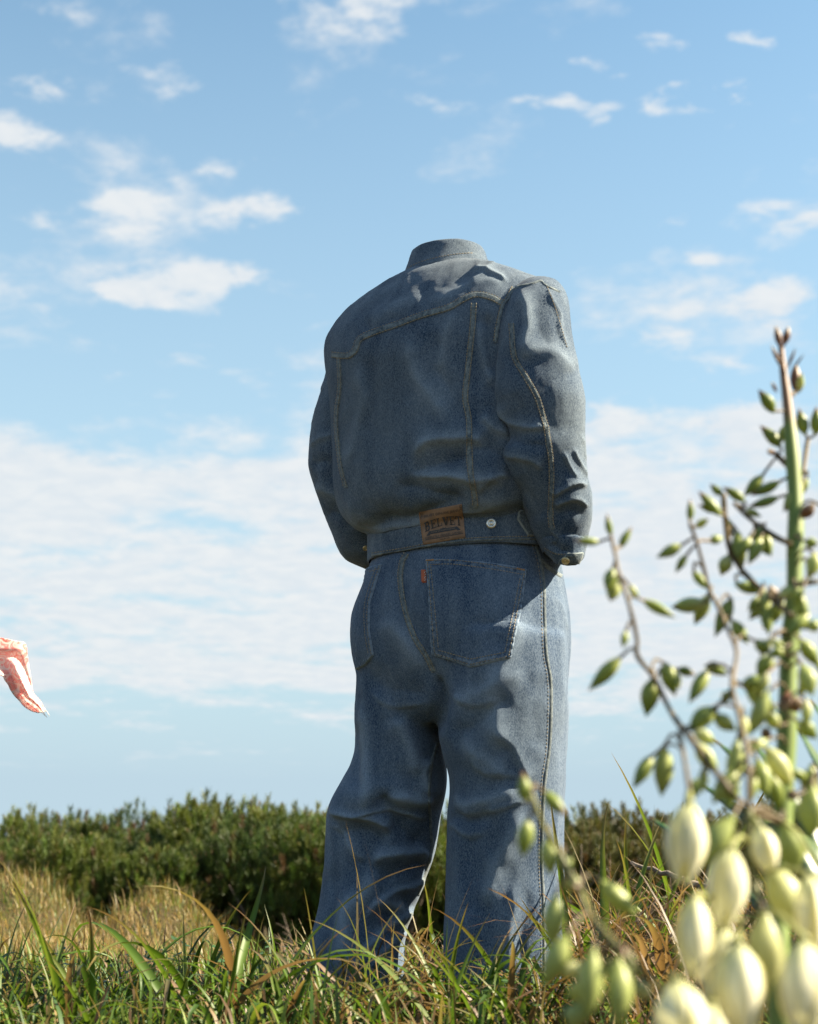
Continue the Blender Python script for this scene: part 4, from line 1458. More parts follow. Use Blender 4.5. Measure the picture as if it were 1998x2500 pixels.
def pine_trunk(seed):
    rg = np.random.default_rng(seed)
    VV, FF, n0 = [], [], 0
    for k in range(9):
        a = rg.uniform(0, 6.283)
        e = np.array([math.cos(a) * rg.uniform(.15, .6), math.sin(a) * rg.uniform(.1, .4), rg.uniform(.35, .75)])
        pts = catmull([np.array([rg.normal(0, .03), rg.normal(0, .03), -.08]), e * np.array([.35, .35, .3]) + rg.normal(0, .03, 3), e * np.array([.75, .75, .7]) + rg.normal(0, .03, 3), e], 9)
        rad = np.linspace(.026, .006, 9)
        T = np.gradient(pts, axis=0); T /= np.linalg.norm(T, axis=1)[:, None]
        A = np.cross(T, [.3, 1, .1]); A /= np.linalg.norm(A, axis=1)[:, None]
        B = np.cross(T, A)
        th_ = np.linspace(0, 6.283, 7)[:-1]
        V = pts[:, None] + rad[:, None, None] * (np.cos(th_)[None, :, None] * A[:, None] + np.sin(th_)[None, :, None] * B[:, None])
        VV.append(V.reshape(-1, 3)); FF.append(grid_faces(9, 6, True) + n0); n0 += 54
    o = mesh_np('trunk', np.concatenate(VV), FF, bark)
    me = o.data
    bpy.data.objects.remove(o)
    return me


CROWNS = [pine_crown(11, 620, (.064, .096, .018), .35), pine_crown(12, 620, (.052, .086, .022), .3), pine_crown(13, 620, (.076, .104, .020), .4),
          pine_crown(14, 560, (.080, .086, .028), .6), pine_crown(15, 560, (.070, .080, .026), .55)]
TRUNKS = [pine_trunk(21), pine_trunk(22)]
TOPS = [(-200, 2020), (0, 2015), (150, 1985), (300, 1965), (420, 1975), (560, 1945), (690, 1930), (800, 1950), (950, 1975), (1100, 1985), (1250, 1960), (1400, 1935), (1500, 1960), (1650, 1965), (1800, 1955), (2000, 1950), (2250, 1950)]
tu_, tv_ = zip(*TOPS)
i = 0
for row, (yd, step, drop) in enumerate(((9.3, 150, 45), (10.1, 155, 8), (11.0, 175, 0))):
    u = -170 + row * 60
    while u < 2200:
        yy = yd + RNG.uniform(-.25, .25)
        if row == 0 and (480 < u < 760):
            yy += .2
        vt = np.interp(u, tu_, tv_) + drop + RNG.uniform(-14, 44)
        top = at(u, vt, yy)
        gz = float(ground_z(top[0], yy))
        h = top[2] - gz
        right = u > 1350
        pi_ = empty('dwarf_pine', (top[0], yy, gz))
        s = h / 1.06
        lab = (('dwarf pine with browned tips in the thicket beyond the yucca' if right else 'low dense dwarf pine in the front of the thicket behind the dune humps'),
               ('brownish dwarf pine in the middle of the thicket beyond the yucca' if right else 'dark green dwarf pine in the middle of the thicket'),
               ('dwarf pine with candle shoots against the sky beyond the yucca' if right else 'dwarf pine with upright candle shoots standing against the sky'))[row]
        tag(pi_, lab, 'pine', 'dwarf pines of the thicket')
        ci = int(RNG.integers(3, 5)) if (right or (row == 1 and RNG.random() < .2)) else int(RNG.integers(0, 3))
        for nm, me in (('crown', CROWNS[ci]), ('trunk', TRUNKS[i % 2])):
            o = bpy.data.objects.new(nm, me)
            COL.objects.link(o)
            o.parent = pi_
        pi_.scale = (s * RNG.uniform(.8, 1.0), s * .9, s)
        pi_.rotation_euler = (0, 0, RNG.uniform(0, 6.283))
        i += 1
        u += step * RNG.uniform(.85, 1.15)

# a grey dead branch lying across the grass at the right, and bare twigs before the thicket
pts = [at(1540, 2108, 3.3), at(1620, 2130, 3.25), at(1720, 2165, 3.2), at(1860, 2215, 3.15), at(1990, 2260, 3.1)]
pts = catmull(pts, 24) + RNG.normal(0, .002, (24, 3))
db = tube('dead_branch', pts, np.linspace(.004, .012, 24), simple_mat('weathered grey wood', (.16, .13, .105), .9, vary=.4, scale=60, bump=.003), seg=9)
tag(db, 'weathered grey dead branch lying over the tall grass', 'branch')
for k, (u, v, yy) in enumerate(((1430, 2080, 7.5), (1500, 2120, 6.8), (700, 2250, 8.6))):
    b0 = at(u, v + 110, yy)
    b0[2] = float(ground_z(b0[0], yy)) - .02
    main = catmull([b0, b0 + np.array([.03, 0, .15]), b0 + np.array([-.02, .02, .32]), at(u - 10, v - 20, yy)], 14)
    tw_ = tube('bare_twig', main, np.linspace(.007, .002, 14), bark, seg=6)
    tag(tw_, ('bare grey twig standing in front of the right hand pines', 'bare forked twig rising from the tall grass', 'pale bare twig at the foot of the thicket behind the left leg')[k], 'twig')
    for j in range(5):
        p0 = main[5 + j]
        e = p0 + np.array([RNG.uniform(-.14, .14), RNG.uniform(-.05, .05), RNG.uniform(.02, .14)])
        o = tube('side_twig', catmull([p0, (p0 + e) / 2 + RNG.normal(0, .01, 3), e], 7), np.linspace(.003, .001, 7), bark, seg=5)
        o.parent = tw_


# ------------------------------------------------------------------ yucca in the foreground
def c4(x, y):
    return (1350 + x / 2.63, 780 + y / 2.63)


def c5(x, y):
    return (1250 + x / 2.303, 1600 + y / 2.303)


ybud = foliage_mat('yucca bud skin', .42, .30, .4)
ypet = foliage_mat('yucca petal', .5, .28, .3)
ystem = simple_mat('green flower stalk', (.17, .22, .05), .5, vary=.25, scale=40)
yred = simple_mat('reddish brown branch', (.085, .056, .018), .6, vary=.35, scale=60)
ybract = simple_mat('dry brown bract', (.13, .055, .026), .75, vary=.4, scale=60)
# stalk coloured from green to reddish brown towards the top: a plant's own colouring
m, t = new_mat('yucca stalk')
tcn = t.n('ShaderNodeTexCoord')
sp_ = t.n('ShaderNodeSeparateXYZ', {0: tcn.outputs['Object']})
nz = t.n('ShaderNodeTexNoise', {'Vector': tcn.outputs['Object'], 'Scale': 28.0, 'Detail': 4.0}).outputs[0]
hgt = t.math('ADD', sp_.outputs[2], t.math('MULTIPLY', t.math('SUBTRACT', nz, .5), .10))
colr = t.mix(t.smooth(hgt, .70, .75), (.135, .19, .035, 1), (.16, .085, .045, 1))
p = t.n('ShaderNodeBsdfPrincipled', {'Base Color': colr, 'Roughness': .5, 'Specular IOR Level': .4})
t.n('ShaderNodeOutputMaterial', {0: p.outputs[0]})
ystalk = m


def lathe_bud(name, colors, ribs=.035, seg=18, rows=15, fat=.42, skew=0.0):
    """spindle bud, unit length along +Z from base to tip, unit max diameter"""
    s = np.linspace(0, 1, rows)
    r = .5 * np.clip(np.sin(np.pi * s ** fat_pow(fat)), 0, 1) ** .95
    r[0], r[-1] = .10, .02
    th_ = np.linspace(0, 2 * np.pi, seg, endpoint=False)
    V = np.zeros((rows, seg, 3))
    rr = r[:, None] * (1 + ribs * np.cos(th_ * 3)[None] + ribs * .5 * np.cos(th_ * 6 + .5)[None])
    V[..., 0] = rr * np.cos(th_) + (skew * np.sin(np.pi * s))[:, None]
    V[..., 1] = rr * np.sin(th_)
    V[..., 2] = s[:, None]
    K = np.array([c for _, c in colors])
    pos = np.array([p_ for p_, _ in colors])
    col = np.stack([np.interp(s, pos, K[:, k]) for k in range(3)], 1)
    col = np.repeat(col[:, None], seg, 1) * (1 - .10 * np.clip(np.cos(th_ * 3), 0, 1)[None, :, None])
    V = np.concatenate([V.reshape(-1, 3), [[0, 0, 0]], [[0, 0, 1.0]]])
    col = np.concatenate([col.reshape(-1, 3), [K[0]], [K[-1]]])
    k = np.arange(seg)
    n_ = rows * seg
    F = [grid_faces(rows, seg, True), np.stack([(k + 1) % seg, k, k * 0 + n_], 1), np.stack([n_ - seg + k, n_ - seg + (k + 1) % seg, k * 0 + n_ + 1], 1)]
    o = mesh_np(name, V, F, ybud, attrs={'tint': col})
    me = o.data
    bpy.data.objects.remove(o)
    return me


def fat_pow(f):
    return math.log(.5) / math.log(f)


G1, G2, G3 = np.array([.215, .275, .052]), np.array([.30, .355, .09]), np.array([.44, .47, .20])
RT = np.array([.16, .075, .04])
CRM = np.array([.62, .60, .36])
BUD = {
    'g': lathe_bud('bud', [(0, G3), (.25, G2), (.75, G1), (.93, G1 * .8), (1, RT)]),
    'd': lathe_bud('bud', [(0, G2), (.3, G1), (.7, G1 * .75), (.9, RT), (1, RT * .8)], skew=.06),
    'p': lathe_bud('bud', [(0, CRM * .9), (.3, G3 * 1.1), (.8, G2 * 1.1), (1, RT)], fat=.45),
    'o': lathe_bud('bud', [(0, G2), (.3, np.array([.36, .41, .14])), (.8, np.array([.32, .375, .12])), (1, G1)], fat=.47, skew=.04),
    'c': lathe_bud('bud', [(0, np.array([.35, .38, .16])), (.35, np.array([.56, .58, .30])), (.8, np.array([.55, .56, .28])), (1, np.array([.3, .33, .12]))], fat=.46, skew=.05),
    'b': lathe_bud('bud', [(0, RT * .9), (.5, RT), (.85, np.array([.3, .22, .14])), (1, np.array([.42, .36, .26]))], fat=.5),
}

base = at(1925, 2500, 1.22)
yucca = empty('yucca_plant', (base[0], 1.22, float(ground_z(base[0], 1.22))))
tag(yucca, 'tall branching yucca flower stalk with green buds and cream bell flowers', 'yucca')


def ydepth(u, v):
    """the stalk leans away from the camera with height; low flowers hang nearest"""
    return float(np.interp(v, [780, 1400, 1800, 2100, 2500], [1.36, 1.27, 1.18, 1.08, 1.0])) + .04 * math.sin(u * .013 + v * .007)


def orient(b, t_, w):
    d = t_ - b
    L = np.linalg.norm(d)
    q = Vector(d).to_track_quat('Z', 'Y').to_matrix().to_4x4()
    spin = Matrix.Rotation(RNG.uniform(0, 6.283), 4, 'Z')
    return Matrix.Translation(Vector(b)) @ q @ spin @ Matrix.Diagonal((w, w, L, 1))


STALK = [c4(1465, 170), c4(1480, 330), c4(1500, 480), c4(1515, 620), c4(1530, 780), c4(1548, 1000), c4(1560, 1250), c4(1555, 1500), c4(1550, 1750), c4(1535, 1950), c5(1555, 20), c5(1550, 300), c5(1540, 600), c5(1520, 950), (1900, 2250), (1905, 2500)]
SW = [12, 16, 22, 26, 30, 33, 35, 36, 37, 38, 40, 41, 42, 43, 46, 48]
pts, rad = [], []
for (u, v), w_ in zip(STALK, SW):
    d_ = float(np.interp(v, [780, 1400, 2500], [1.36, 1.30, 1.22]))
    pts.append(at(u, v, d_))
    rad.append(w_ / 2 * 1.12 * d_ / FPX)
pts.append(np.array([yucca.location[0], 1.22, yucca.location[2] - .03]))
rad.append(rad[-1] * 1.1)
K = catmull(np.concatenate([np.array(pts), np.array(rad)[:, None]], 1), 90)
nodes = np.zeros(90)
stalk = tube('flower_stalk', K[:, :3], K[:, 3] * (1 + .05 * np.sin(np.linspace(0, 60, 90))), ystalk, seg=16)
adopt(stalk, yucca)

BR_ = {
    'A': ([c4(375, 1400), c4(400, 1500), c4(430, 1650), c4(490, 1830), c4(540, 2050), c5(705, 0), c5(800, 130), c5(880, 290), c5(950, 400), c5(1060, 540), c5(1180, 700), c5(1290, 830), c5(1400, 900), c5(1500, 940)], 9, 17),
    'A2': ([c5(940, 430), c5(965, 560), c5(985, 680), c5(1005, 800), c5(1005, 840)], 12, 11),
    'B': ([c4(880, 1305), c4(930, 1450), c4(970, 1600), c4(1010, 1740), c4(1060, 1840), c4(1110, 1960), c4(1180, 2130), c5(1240, 160), c5(1280, 350), c5(1310, 480), c5(1330, 650), c5(1335, 870)], 9, 14),
    'C': ([c4(1095, 1130), c4(1110, 1320), c4(1140, 1480), c4(1200, 1590), c4(1280, 1680), c4(1370, 1760), c4(1470, 1850), c4(1530, 1900)], 13, 15),
    'C2': ([c4(1165, 1180), c4(1240, 1255), c4(1320, 1320), c4(1420, 1390), c4(1520, 1440)], 10, 16),
    'E': ([c4(1390, 840), c4(1440, 870), c4(1490, 920), c4(1530, 960)], 11, 16),
    'F': ([c4(1640, 760), c4(1625, 860), c4(1605, 1000), c4(1575, 1090)], 11, 13),
    'D': ([c5(110, 780), c5(150, 900), c5(200, 1000), c5(270, 1110), c5(330, 1230), c5(390, 1330), c5(440, 1450), c5(560, 1600), c5(680, 1720), c5(800, 1840), c5(980, 1990), c5(1300, 2120), c5(1500, 2200)], 12, 20),
    'H': ([c5(1335, 870), c5(1335, 980), c5(1345, 1100), c5(1370, 1280), c5(1390, 1430), c5(1300, 1500), c5(1290, 1600)], 20, 14),
    'I': ([c5(1723, 720), c5(1640, 770), c5(1560, 800)], 10, 14),
    'K': ([c4(1710, 1680), c4(1650, 1690), c4(1570, 1700)], 12, 14),
    'L': ([c5(1335, 870), c5(1400, 860), c5(1470, 900), c5(1520, 930)], 14, 14),
}
br_px, br_obj = {}, {}
for key, (pl, w0, w1) in BR_.items():
    C, _ = polyline(pl, 8)
    n_ = len(C)
    off = {'A': -.02, 'B': -.04, 'D': -.03, 'H': -.06, 'A2': -.05, 'L': -.04}.get(key, 0)
    P3 = np.array([at(u, v, ydepth(u, v) + off) for u, v in C])
    ww = np.linspace(w0, w1, n_) * (1 + .10 * np.sin(np.arange(n_) * .55))
    R3 = ww / 2 * P3[:, 1] / FPX
    green = key in ('H', 'D')
    br_obj[key] = adopt(tube('branch', P3, R3, yred if not green else simple_mat('olive branch', (.115, .115, .03), .55, vary=.3, scale=50), seg=9), yucca)
    br_px[key] = (C, P3)

ALLPX = np.concatenate([v[0] for v in br_px.values()])
ALLP3 = np.concatenate([v[1] for v in br_px.values()])
B4 = [(375, 1395, 348, 1245, 48, 'd'), (430, 1470, 510, 1330, 55, 'd'), (305, 1430, 140, 1420, 55, 'd'), (385, 1600, 345, 1745, 85, 'g'), (410, 1670, 370, 1810, 95, 'p'), (575, 1800, 790, 1915, 70, 'g'),
      (880, 1300, 880, 1150, 50, 'd'), (915, 1335, 1000, 1280, 55, 'p'), (830, 1450, 665, 1530, 75, 'g'), (1005, 1425, 1095, 1400, 62, 'g'), (1130, 1510, 1080, 1645, 92, 'p'), (1080, 1260, 935, 1100, 72, 'd'),
      (1060, 1235, 930, 1190, 50, 'd'), (1090, 1130, 1010, 1055, 55, 'd'), (1235, 1170, 1090, 1075, 65, 'd'), (1270, 1400, 1185, 1530, 70, 'g'), (1340, 1400, 1255, 1575, 80, 'g'), (1000, 1760, 910, 1960, 95, 'p'),
      (1150, 1790, 1040, 2040, 98, 'g'), (1150, 1930, 1255, 2085, 85, 'g'), (1170, 1700, 1360, 1750, 75, 'g'), (1460, 1040, 1265, 1130, 70, 'd'), (1455, 1140, 1250, 1205, 65, 'd'), (1600, 1060, 1480, 1235, 95, 'p'),
      (1420, 600, 1320, 450, 85, 'd'), (1465, 820, 1330, 680, 80, 'd'), (1620, 740, 1580, 570, 80, 'd'), (1690, 740, 1690, 560, 90, 'd'), (1560, 480, 1560, 280, 75, 'b'), (1465, 190, 1430, 40, 50, 'b'), (1485, 170, 1515, 45, 52, 'b'),
      (1580, 470, 1600, 340, 50, 'p'), (1450, 1785, 1560, 1720, 80, 'p'), (1620, 1430, 1705, 1440, 70, 'g'), (1690, 1500, 1660, 1650, 100, 'p'), (1300, 2060, 1400, 2150, 82, 'g'), (1480, 2120, 1390, 2160, 70, 'g'), (1640, 1990, 1720, 1940, 82, 'g'),
      (1490, 680, 1460, 800, 60, 'g'), (1120, 1280, 1150, 1400, 60, 'd'), (1560, 1720, 1640, 1990, 85, 'g')]
B5 = [(610, 10, 430, 200, 85, 'g'), (790, 130, 755, 345, 105, 'g'), (860, 40, 920, 230, 92, 'g'), (900, 80, 940, 190, 70, 'p'), (1105, 80, 995, 270, 78, 'g'), (1085, 55, 1220, 110, 60, 'g'), (930, 75, 1035, 110, 55, 'd'),
      (1460, 0, 1380, 125, 95, 'g'), (1290, 170, 1440, 130, 82, 'g'), (1310, 180, 1490, 320, 95, 'o'), (1440, 200, 1335, 450, 98, 'o'), (1140, 290, 990, 430, 105, 'g'), (1130, 330, 1260, 425, 85, 'o'), (1230, 200, 1180, 270, 60, 'g'),
      (1020, 420, 1150, 500, 78, 'p'), (1030, 490, 1160, 670, 92, 'p'), (855, 500, 840, 795, 108, 'o'), (790, 560, 680, 750, 80, 'g'), (1270, 460, 1250, 790, 98, 'o'), (1380, 580, 1430, 790, 108, 'o'), (1420, 510, 1580, 740, 110, 'c'),
      (1630, 50, 1690, 230, 102, 'o'), (1610, 370, 1720, 470, 92, 'g'), (1690, 730, 1680, 1030, 145, 'o'), (80, 830, 60, 650, 80, 'd'), (180, 765, 310, 900, 78, 'd'), (90, 920, 60, 1140, 92, 'g'), (200, 1020, 220, 1240, 98, 'o'),
      (300, 1120, 300, 1235, 82, 'g'), (490, 1260, 710, 1470, 112, 'o'), (250, 1340, 220, 1640, 118, 'o'), (310, 1570, 180, 1860, 132, 'o'), (460, 1640, 430, 2060, 142, 'o'), (600, 1700, 600, 2100, 142, 'o'), (400, 1740, 260, 1790, 78, 'c'),
      (680, 1830, 800, 1930, 85, 'c'), (385, 1830, 350, 1960, 85, 'o'), (375, 1950, 340, 2110, 125, 'o'), (1250, 900, 1000, 1230, 150, 'o'), (1540, 930, 1590, 1230, 165, 'o'), (1450, 1170, 1620, 1580, 195, 'c'), (1420, 1440, 1450, 1880, 195, 'c'),
      (1660, 700, 1560, 640, 60, 'g'), (1440, 330, 1500, 420, 80, 'g'), (1500, 400, 1450, 320, 60, 'p')]
PED = []
rgb = np.random.default_rng(5)
EX = []
for k in range(46):
    if k % 2:
        v_ = rgb.uniform(1120, 1990)
        u_ = np.interp(v_, [q[1] for q in STALK], [q[0] for q in STALK]) + rgb.choice([-1, 1]) * rgb.uniform(24, 75)
    else:
        key = ['A', 'B', 'C', 'D', 'C2', 'B'][k // 2 % 6]
        q = br_px[key][0][int(rgb.uniform(.08, .9) * len(br_px[key][0]))]
        u_, v_ = q[0] + rgb.choice([-1, 1]) * rgb.uniform(12, 30), q[1] + rgb.uniform(-4, 24)
    L_ = rgb.uniform(42, 86) * (1.0 if v_ < 1700 else 1.35)
    a_ = rgb.normal(0, .6)
    EX.append(((u_ - 1250) * 2.303, (v_ - 1600) * 2.303, (u_ + L_ * math.sin(a_) - 1250) * 2.303, (v_ + L_ * math.cos(a_) - 1600) * 2.303, L_ * rgb.uniform(.36, .46) * 2.303, rgb.choice(['g', 'o', 'p', 'g'])))
B5 = B5 + EX
for (lst, cv) in ((B4, c4), (B5, c5)):
    for (bx, by, tx, ty, w_, kind) in lst:
        sc_ = 2.63 if cv is c4 else 2.303
        u0, v0 = cv(bx, by)
        u1, v1 = cv(tx, ty)
        big = w_ / sc_ > 55
        dd = ydepth(u0, v0) + RNG.uniform(-.02, .02) - (.05 if big else 0)
        b3, t3 = at(u0, v0, dd), at(u1, v1, dd + RNG.uniform(-.012, .006))
        o = bpy.data.objects.new('bud', BUD[kind])
        COL.objects.link(o)
        o.parent = yucca
        o.matrix_parent_inverse = Matrix.Translation(yucca.location).inverted()
        o.matrix_world = orient(b3, t3, w_ / sc_ * dd / FPX)
        o.matrix_basis = orient(b3, t3, w_ / sc_ * dd / FPX)
        j = np.argmin(((ALLPX - (u0, v0)) ** 2).sum(1))
        sj = np.argmin(((proj(K[:, :3]) - (u0, v0)) ** 2).sum(1))
        p0 = ALLP3[j]
        if np.linalg.norm(ALLPX[j] - (u0, v0)) > np.linalg.norm(proj(K[sj:sj + 1, :3])[0] - (u0, v0)):
            p0 = K[sj, :3]
        if np.linalg.norm(p0 - b3) < .14:
            PED.append((p0, b3, t3))
for (p0, b3, t3) in PED:
    ax_ = (t3 - b3) / np.linalg.norm(t3 - b3)
    mid = (p0 + b3) / 2 + UP * .003 - ax_ * .004
    adopt(tube('pedicel', catmull([p0, mid, b3 + ax_ * .002], 8), np.linspace(.0011, .0014, 8), yred, seg=6), yucca)

# bracts: dry pointed scales at the nodes of the stalk
for (x0, y0, x1, y1, w_) in ((1590, 1280, 1680, 1180, 85), (1460, 1860, 1390, 1700, 80), (1440, 470, 1405, 400, 26), (1480, 330, 1400, 160, 30), (1500, 330, 1560, 180, 22), (1530, 330, 1615, 220, 16), (1500, 360, 1440, 240, 26), (1420, 860, 1380, 840, 40)):
    (u0, v0), (u1, v1) = c4(x0, y0), c4(x1, y1)
    d_ = float(np.interp(v0, [780, 1400, 2500], [1.36, 1.30, 1.22])) - .012
    o = bpy.data.objects.new('bract', BUD['b'])
    COL.objects.link(o)
    o.parent = yucca
    o.matrix_parent_inverse = Matrix.Translation(yucca.location).inverted()
    o.matrix_basis = orient(at(u0, v0, d_), at(u1, v1, d_ - .01), w_ / 2.63 * d_ / FPX)
    o.data = BUD['b'].copy() if o.data.name == 'x' else BUD['b']
for (x0, y0, x1, y1, w_) in ((1545, 290, 1640, 260, 90), (1560, 200, 1530, 320, 80), (1550, 800, 1610, 770, 60), (1440, 480, 1420, 400, 60), (1300, 900, 1350, 930, 50), (390, 1330, 350, 1290, 45), (610, 1640, 640, 1690, 45)):
    (u0, v0), (u1, v1) = c5(x0, y0), c5(x1, y1)
    d_ = (1.25 if x0 > 1400 else ydepth(u0, v0) - .03) - .012
    o = bpy.data.objects.new('bract', BUD['b'])
    COL.objects.link(o)
    o.parent = yucca
    o.matrix_parent_inverse = Matrix.Translation(yucca.location).inverted()
    o.matrix_basis = orient(at(u0, v0, d_), at(u1, v1, d_ - .01), w_ / 2.303 * d_ / FPX)


# cream bells: six petals each
def petal_mesh(inner):
    nu, nv = 13, 17
    s = np.linspace(0, 1, nv)
    r = np.interp(s, [0, .08, .2, .35, .5, .65, .8, .92, 1.0], [.07, .22, .37, .47, .5, .465, .36, .24, .15]) * (.88 if inner else 1.0)
    a = np.linspace(-1, 1, nu)
    halfang = math.radians(50) * np.clip(np.sin(np.pi * np.clip(s * .93 + .05, 0, 1)), .05, 1) ** .6
    V = np.zeros((nv, nu, 3))
    ang = halfang[:, None] * a[None]
    edge = np.clip(np.abs(a) * 3 - 2, 0, 1)[None]
    lift = 1 - .10 * a[None] ** 2 + .05 * np.exp(-(a[None] / .14) ** 2) + .07 * edge * np.sin(np.pi * s)[:, None]
    V[..., 0] = r[:, None] * np.cos(ang) * lift
    V[..., 1] = r[:, None] * np.sin(ang) * lift
    V[..., 2] = s[:, None] + .03 * (1 - a[None] ** 2) * (s[:, None] ** 4)
    cr = np.array([.80, .78, .60])
    gr = np.array([.50, .53, .26])
    ye = np.array([.40, .36, .10])
    f1 = np.exp(-(s / .28) ** 2)[:, None, None]
    f2 = (.28 * np.exp(-(a / .10) ** 2) + .9 * np.clip(np.abs(a) * 3.2 - 2.2, 0, 1))[None, :, None]
    col = cr * np.ones((nv, nu, 1))
    col = col * (1 - f2) + ye * f2
    col = col * (1 - .8 * f1) + gr * .8 * f1
    o = mesh_np('petal', V.reshape(-1, 3), grid_faces(nv, nu), ypet, attrs={'tint': col.reshape(-1, 3)})
    me = o.data
    bpy.data.objects.remove(o)
    return me


PET = [petal_mesh(False), petal_mesh(True)]
FL = [(1000, 825, 965, 1245, 255, .78), (1235, 1080, 1195, 1500, 250, .80), (1030, 1350, 1030, 1790, 245, .78), (1275, 1620, 1300, 2110, 330, .74), (930, 1830, 965, 2270, 350, .72), (1650, 1600, 1625, 2130, 340, .74),
      (1390, 960, 1450, 1210, 175, .84), (1660, 1230, 1690, 1650, 190, .80), (1205, 1515, 1120, 1960, 210, .80), (1720, 1200, 1735, 1500, 120, .82), (1130, 1960, 1110, 2300, 280, .78)]
for (x0, y0, x1, y1, w_, dd) in FL:
    (u0, v0), (u1, v1) = c5(x0, y0), c5(x1, y1)
    dd *= 1.25
    b3, t3 = at(u0, v0, dd), at(u1, v1, dd - .008)
    t3 = t3 + (t3 - b3) * .06
    wm_ = w_ / 2.303 * dd / FPX * .88
    j = np.argmin(((ALLPX - (u0, v0)) ** 2).sum(1))
    p0 = ALLP3[j] if np.linalg.norm(ALLP3[j] - b3) < .17 else b3 + np.array([.012, .02, .035])
    f = tube('flower', catmull([p0, (p0 + b3) / 2 + UP * .006, b3, b3 + (t3 - b3) * .05], 12), np.concatenate([np.linspace(.0013, .0020, 10), [wm_ * .10, wm_ * .16]]), ybud, seg=9)
    nvv = len(f.data.vertices)
    at_ = f.data.attributes.new('tint', 'FLOAT_COLOR', 'POINT')
    at_.data.foreach_set('color', np.tile(np.array([.33, .34, .13, 1], np.float32), nvv))
    adopt(f, yucca)
    m0 = orient(b3, t3, wm_)
    for k in range(6):
        o = bpy.data.objects.new('petal', PET[k % 2])
        COL.objects.link(o)
        o.parent = f
        o.matrix_basis = m0 @ Matrix.Rotation(math.radians(60 * k), 4, 'Z') @ Matrix.Rotation(math.radians(RNG.uniform(-3, 3)), 4, 'X')

# sword leaves rising behind the flower stalk
yl, t = new_mat('yucca leaf')
a_ = t.n('ShaderNodeAttribute', attribute_name='tint')
p = t.n('ShaderNodeBsdfPrincipled', {'Base Color': a_.outputs['Color'], 'Roughness': .38, 'Specular IOR Level': .5})
t.n('ShaderNodeOutputMaterial', {0: p.outputs[0]})
LV = [((1702, 1906), (1840, 2010), (1960, 2090), 34), ((1740, 1800), (1880, 1935), (1990, 2050), 34), ((1835, 1808), (1900, 1900), (1975, 2030), 30), ((1945, 1770), (1998, 1865), (2060, 1960), 34), ((1980, 1705), (2020, 1770), (2090, 1900), 34),
      ((1582, 1992), (1680, 2060), (1800, 2140), 30), ((1850, 1985), (1920, 2030), (2010, 2120), 34), ((1960, 2060), (2000, 2110), (2080, 2200), 40)]
for k, (tp, md, bs, w_) in enumerate(LV):
    dd = 1.62 + .05 * (k % 3)
    root_ = np.array([yucca.location[0] + .10, 1.5, yucca.location[2] + .05])
    Kc = catmull([at(*tp, dd + .05), at(*md, dd), at(*bs, dd - .04), (at(*bs, dd - .04) + root_) / 2 + np.array([.04, 0, 0]), root_], 26)
    s = np.linspace(0, 1, 26)
    T = np.gradient(Kc, axis=0); T /= np.linalg.norm(T, axis=1)[:, None]
    sd = np.cross(T, np.array([.25, -1, .1])); sd /= np.linalg.norm(sd, axis=1)[:, None]
    nm = np.cross(sd, T)
    hw = w_ / 2 * dd / FPX * np.clip(s * 4.5, 0, 1) ** .7 * 1.15
    V = np.stack([Kc - sd * hw[:, None] + nm * hw[:, None] * .3, Kc - nm * .0012, Kc - nm * .003, Kc + sd * hw[:, None] + nm * hw[:, None] * .3], 1)
    V = np.stack([V[:, 0], V[:, 1], V[:, 3], V[:, 2]], 1)
    colr = np.array([.035, .085, .035]) * np.ones((26, 4, 1))
    colr[:1] = (.08, .03, .025)
    colr[2:, 0] = (.06, .085, .03)
    f4 = grid_faces(26, 4, True)
    adopt(mesh_np('sword_leaf', V.reshape(-1, 3), f4, yl, attrs={'tint': colr.reshape(-1, 3)}), yucca)

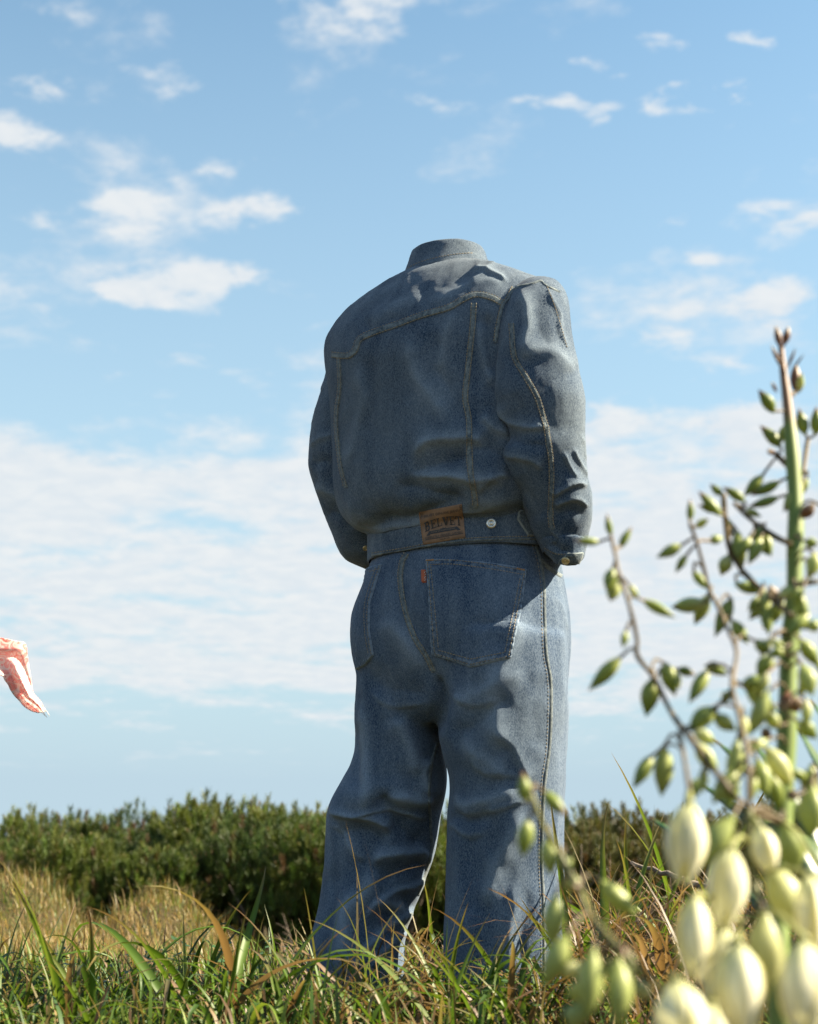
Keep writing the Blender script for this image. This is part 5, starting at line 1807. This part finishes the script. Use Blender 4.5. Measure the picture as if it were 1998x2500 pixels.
# ------------------------------------------------------------------ wind-blown printed scarf at the left
m, t = new_mat('pink printed silk')
tcn = t.n('ShaderNodeTexCoord')
uvn = t.n('ShaderNodeAttribute', attribute_name='tint')
wv = t.n('ShaderNodeTexNoise', {'Vector': uvn.outputs['Vector'], 'Scale': 2.2, 'Detail': 1.0, 'Distortion': 1.2}).outputs[0]
bands_ = t.math('FRACT', t.math('MULTIPLY', wv, 4.0))
c = t.ramp(bands_, [(0, (.88, .80, .78)), (.42, (.88, .80, .77)), (.48, (.86, .52, .50)), (.62, (.86, .47, .45)), (.70, (.88, .74, .73)), (.86, (.84, .28, .24)), (.92, (.86, .62, .60)), (1, (.88, .82, .76))])
p = t.n('ShaderNodeBsdfPrincipled', {'Base Color': c, 'Roughness': .55, 'Sheen Weight': .3})
tr = t.n('ShaderNodeBsdfTranslucent', {0: c})
mx = t.n('ShaderNodeMixShader', {0: .55, 1: p.outputs[0], 2: tr.outputs[0]})
t.n('ShaderNodeOutputMaterial', {0: mx.outputs[0]})
top = [(-420, 1500), (-200, 1525), (-60, 1545), (0, 1557), (40, 1566), (62, 1572), (68, 1610), (74, 1648), (80, 1685), (84, 1694), (100, 1712), (111, 1738)]
bot = [(-420, 1640), (-200, 1650), (-60, 1640), (0, 1648), (12, 1662), (20, 1672), (25, 1684), (36, 1700), (44, 1708), (60, 1726), (78, 1737), (92, 1740)]
nu, nv = 110, 26
P = np.zeros((nu, nv, 3)); Q = np.zeros((nu, nv, 3))
A_ = catmull([(*q, 0) for q in top], nu)[:, :2]
B_ = catmull([(*q, 0) for q in bot], nu)[:, :2]
for i in range(nu):
    for j in range(nv):
        tt = j / (nv - 1)
        uv = A_[i] * (1 - tt) + B_[i] * tt
        P[i, j] = at(*uv, 3.55 + .030 * math.sin(i * .16 + tt * 5) + .022 * math.sin(tt * 11 + i * .07))
        Q[i, j] = (uv[0] / 62, uv[1] / 62, .3)
scarf = mesh_np('patterned_scarf', P.reshape(-1, 3), grid_faces(nu, nv), m, attrs={'tint': Q.reshape(-1, 3)})
tag(scarf, 'pink and coral printed scarf fluttering in the wind against the sky', 'scarf')
md_ = scarf.modifiers.new('thickness', 'SOLIDIFY')
md_.thickness = .0012
for k in range(5):
    a0 = at(95 + 3.5 * k, 1738 - 3 * k, 3.56)
    e = at(112 + RNG.uniform(-6, 10), 1745 + RNG.uniform(-10, 14), 3.56)
    o = tube('fringe_thread', catmull([a0, (a0 + e) / 2 + np.array([0, 0, .003]), e], 6), np.linspace(.0009, .0005, 6), M['tab_white'], seg=5)
    o.parent = scarf
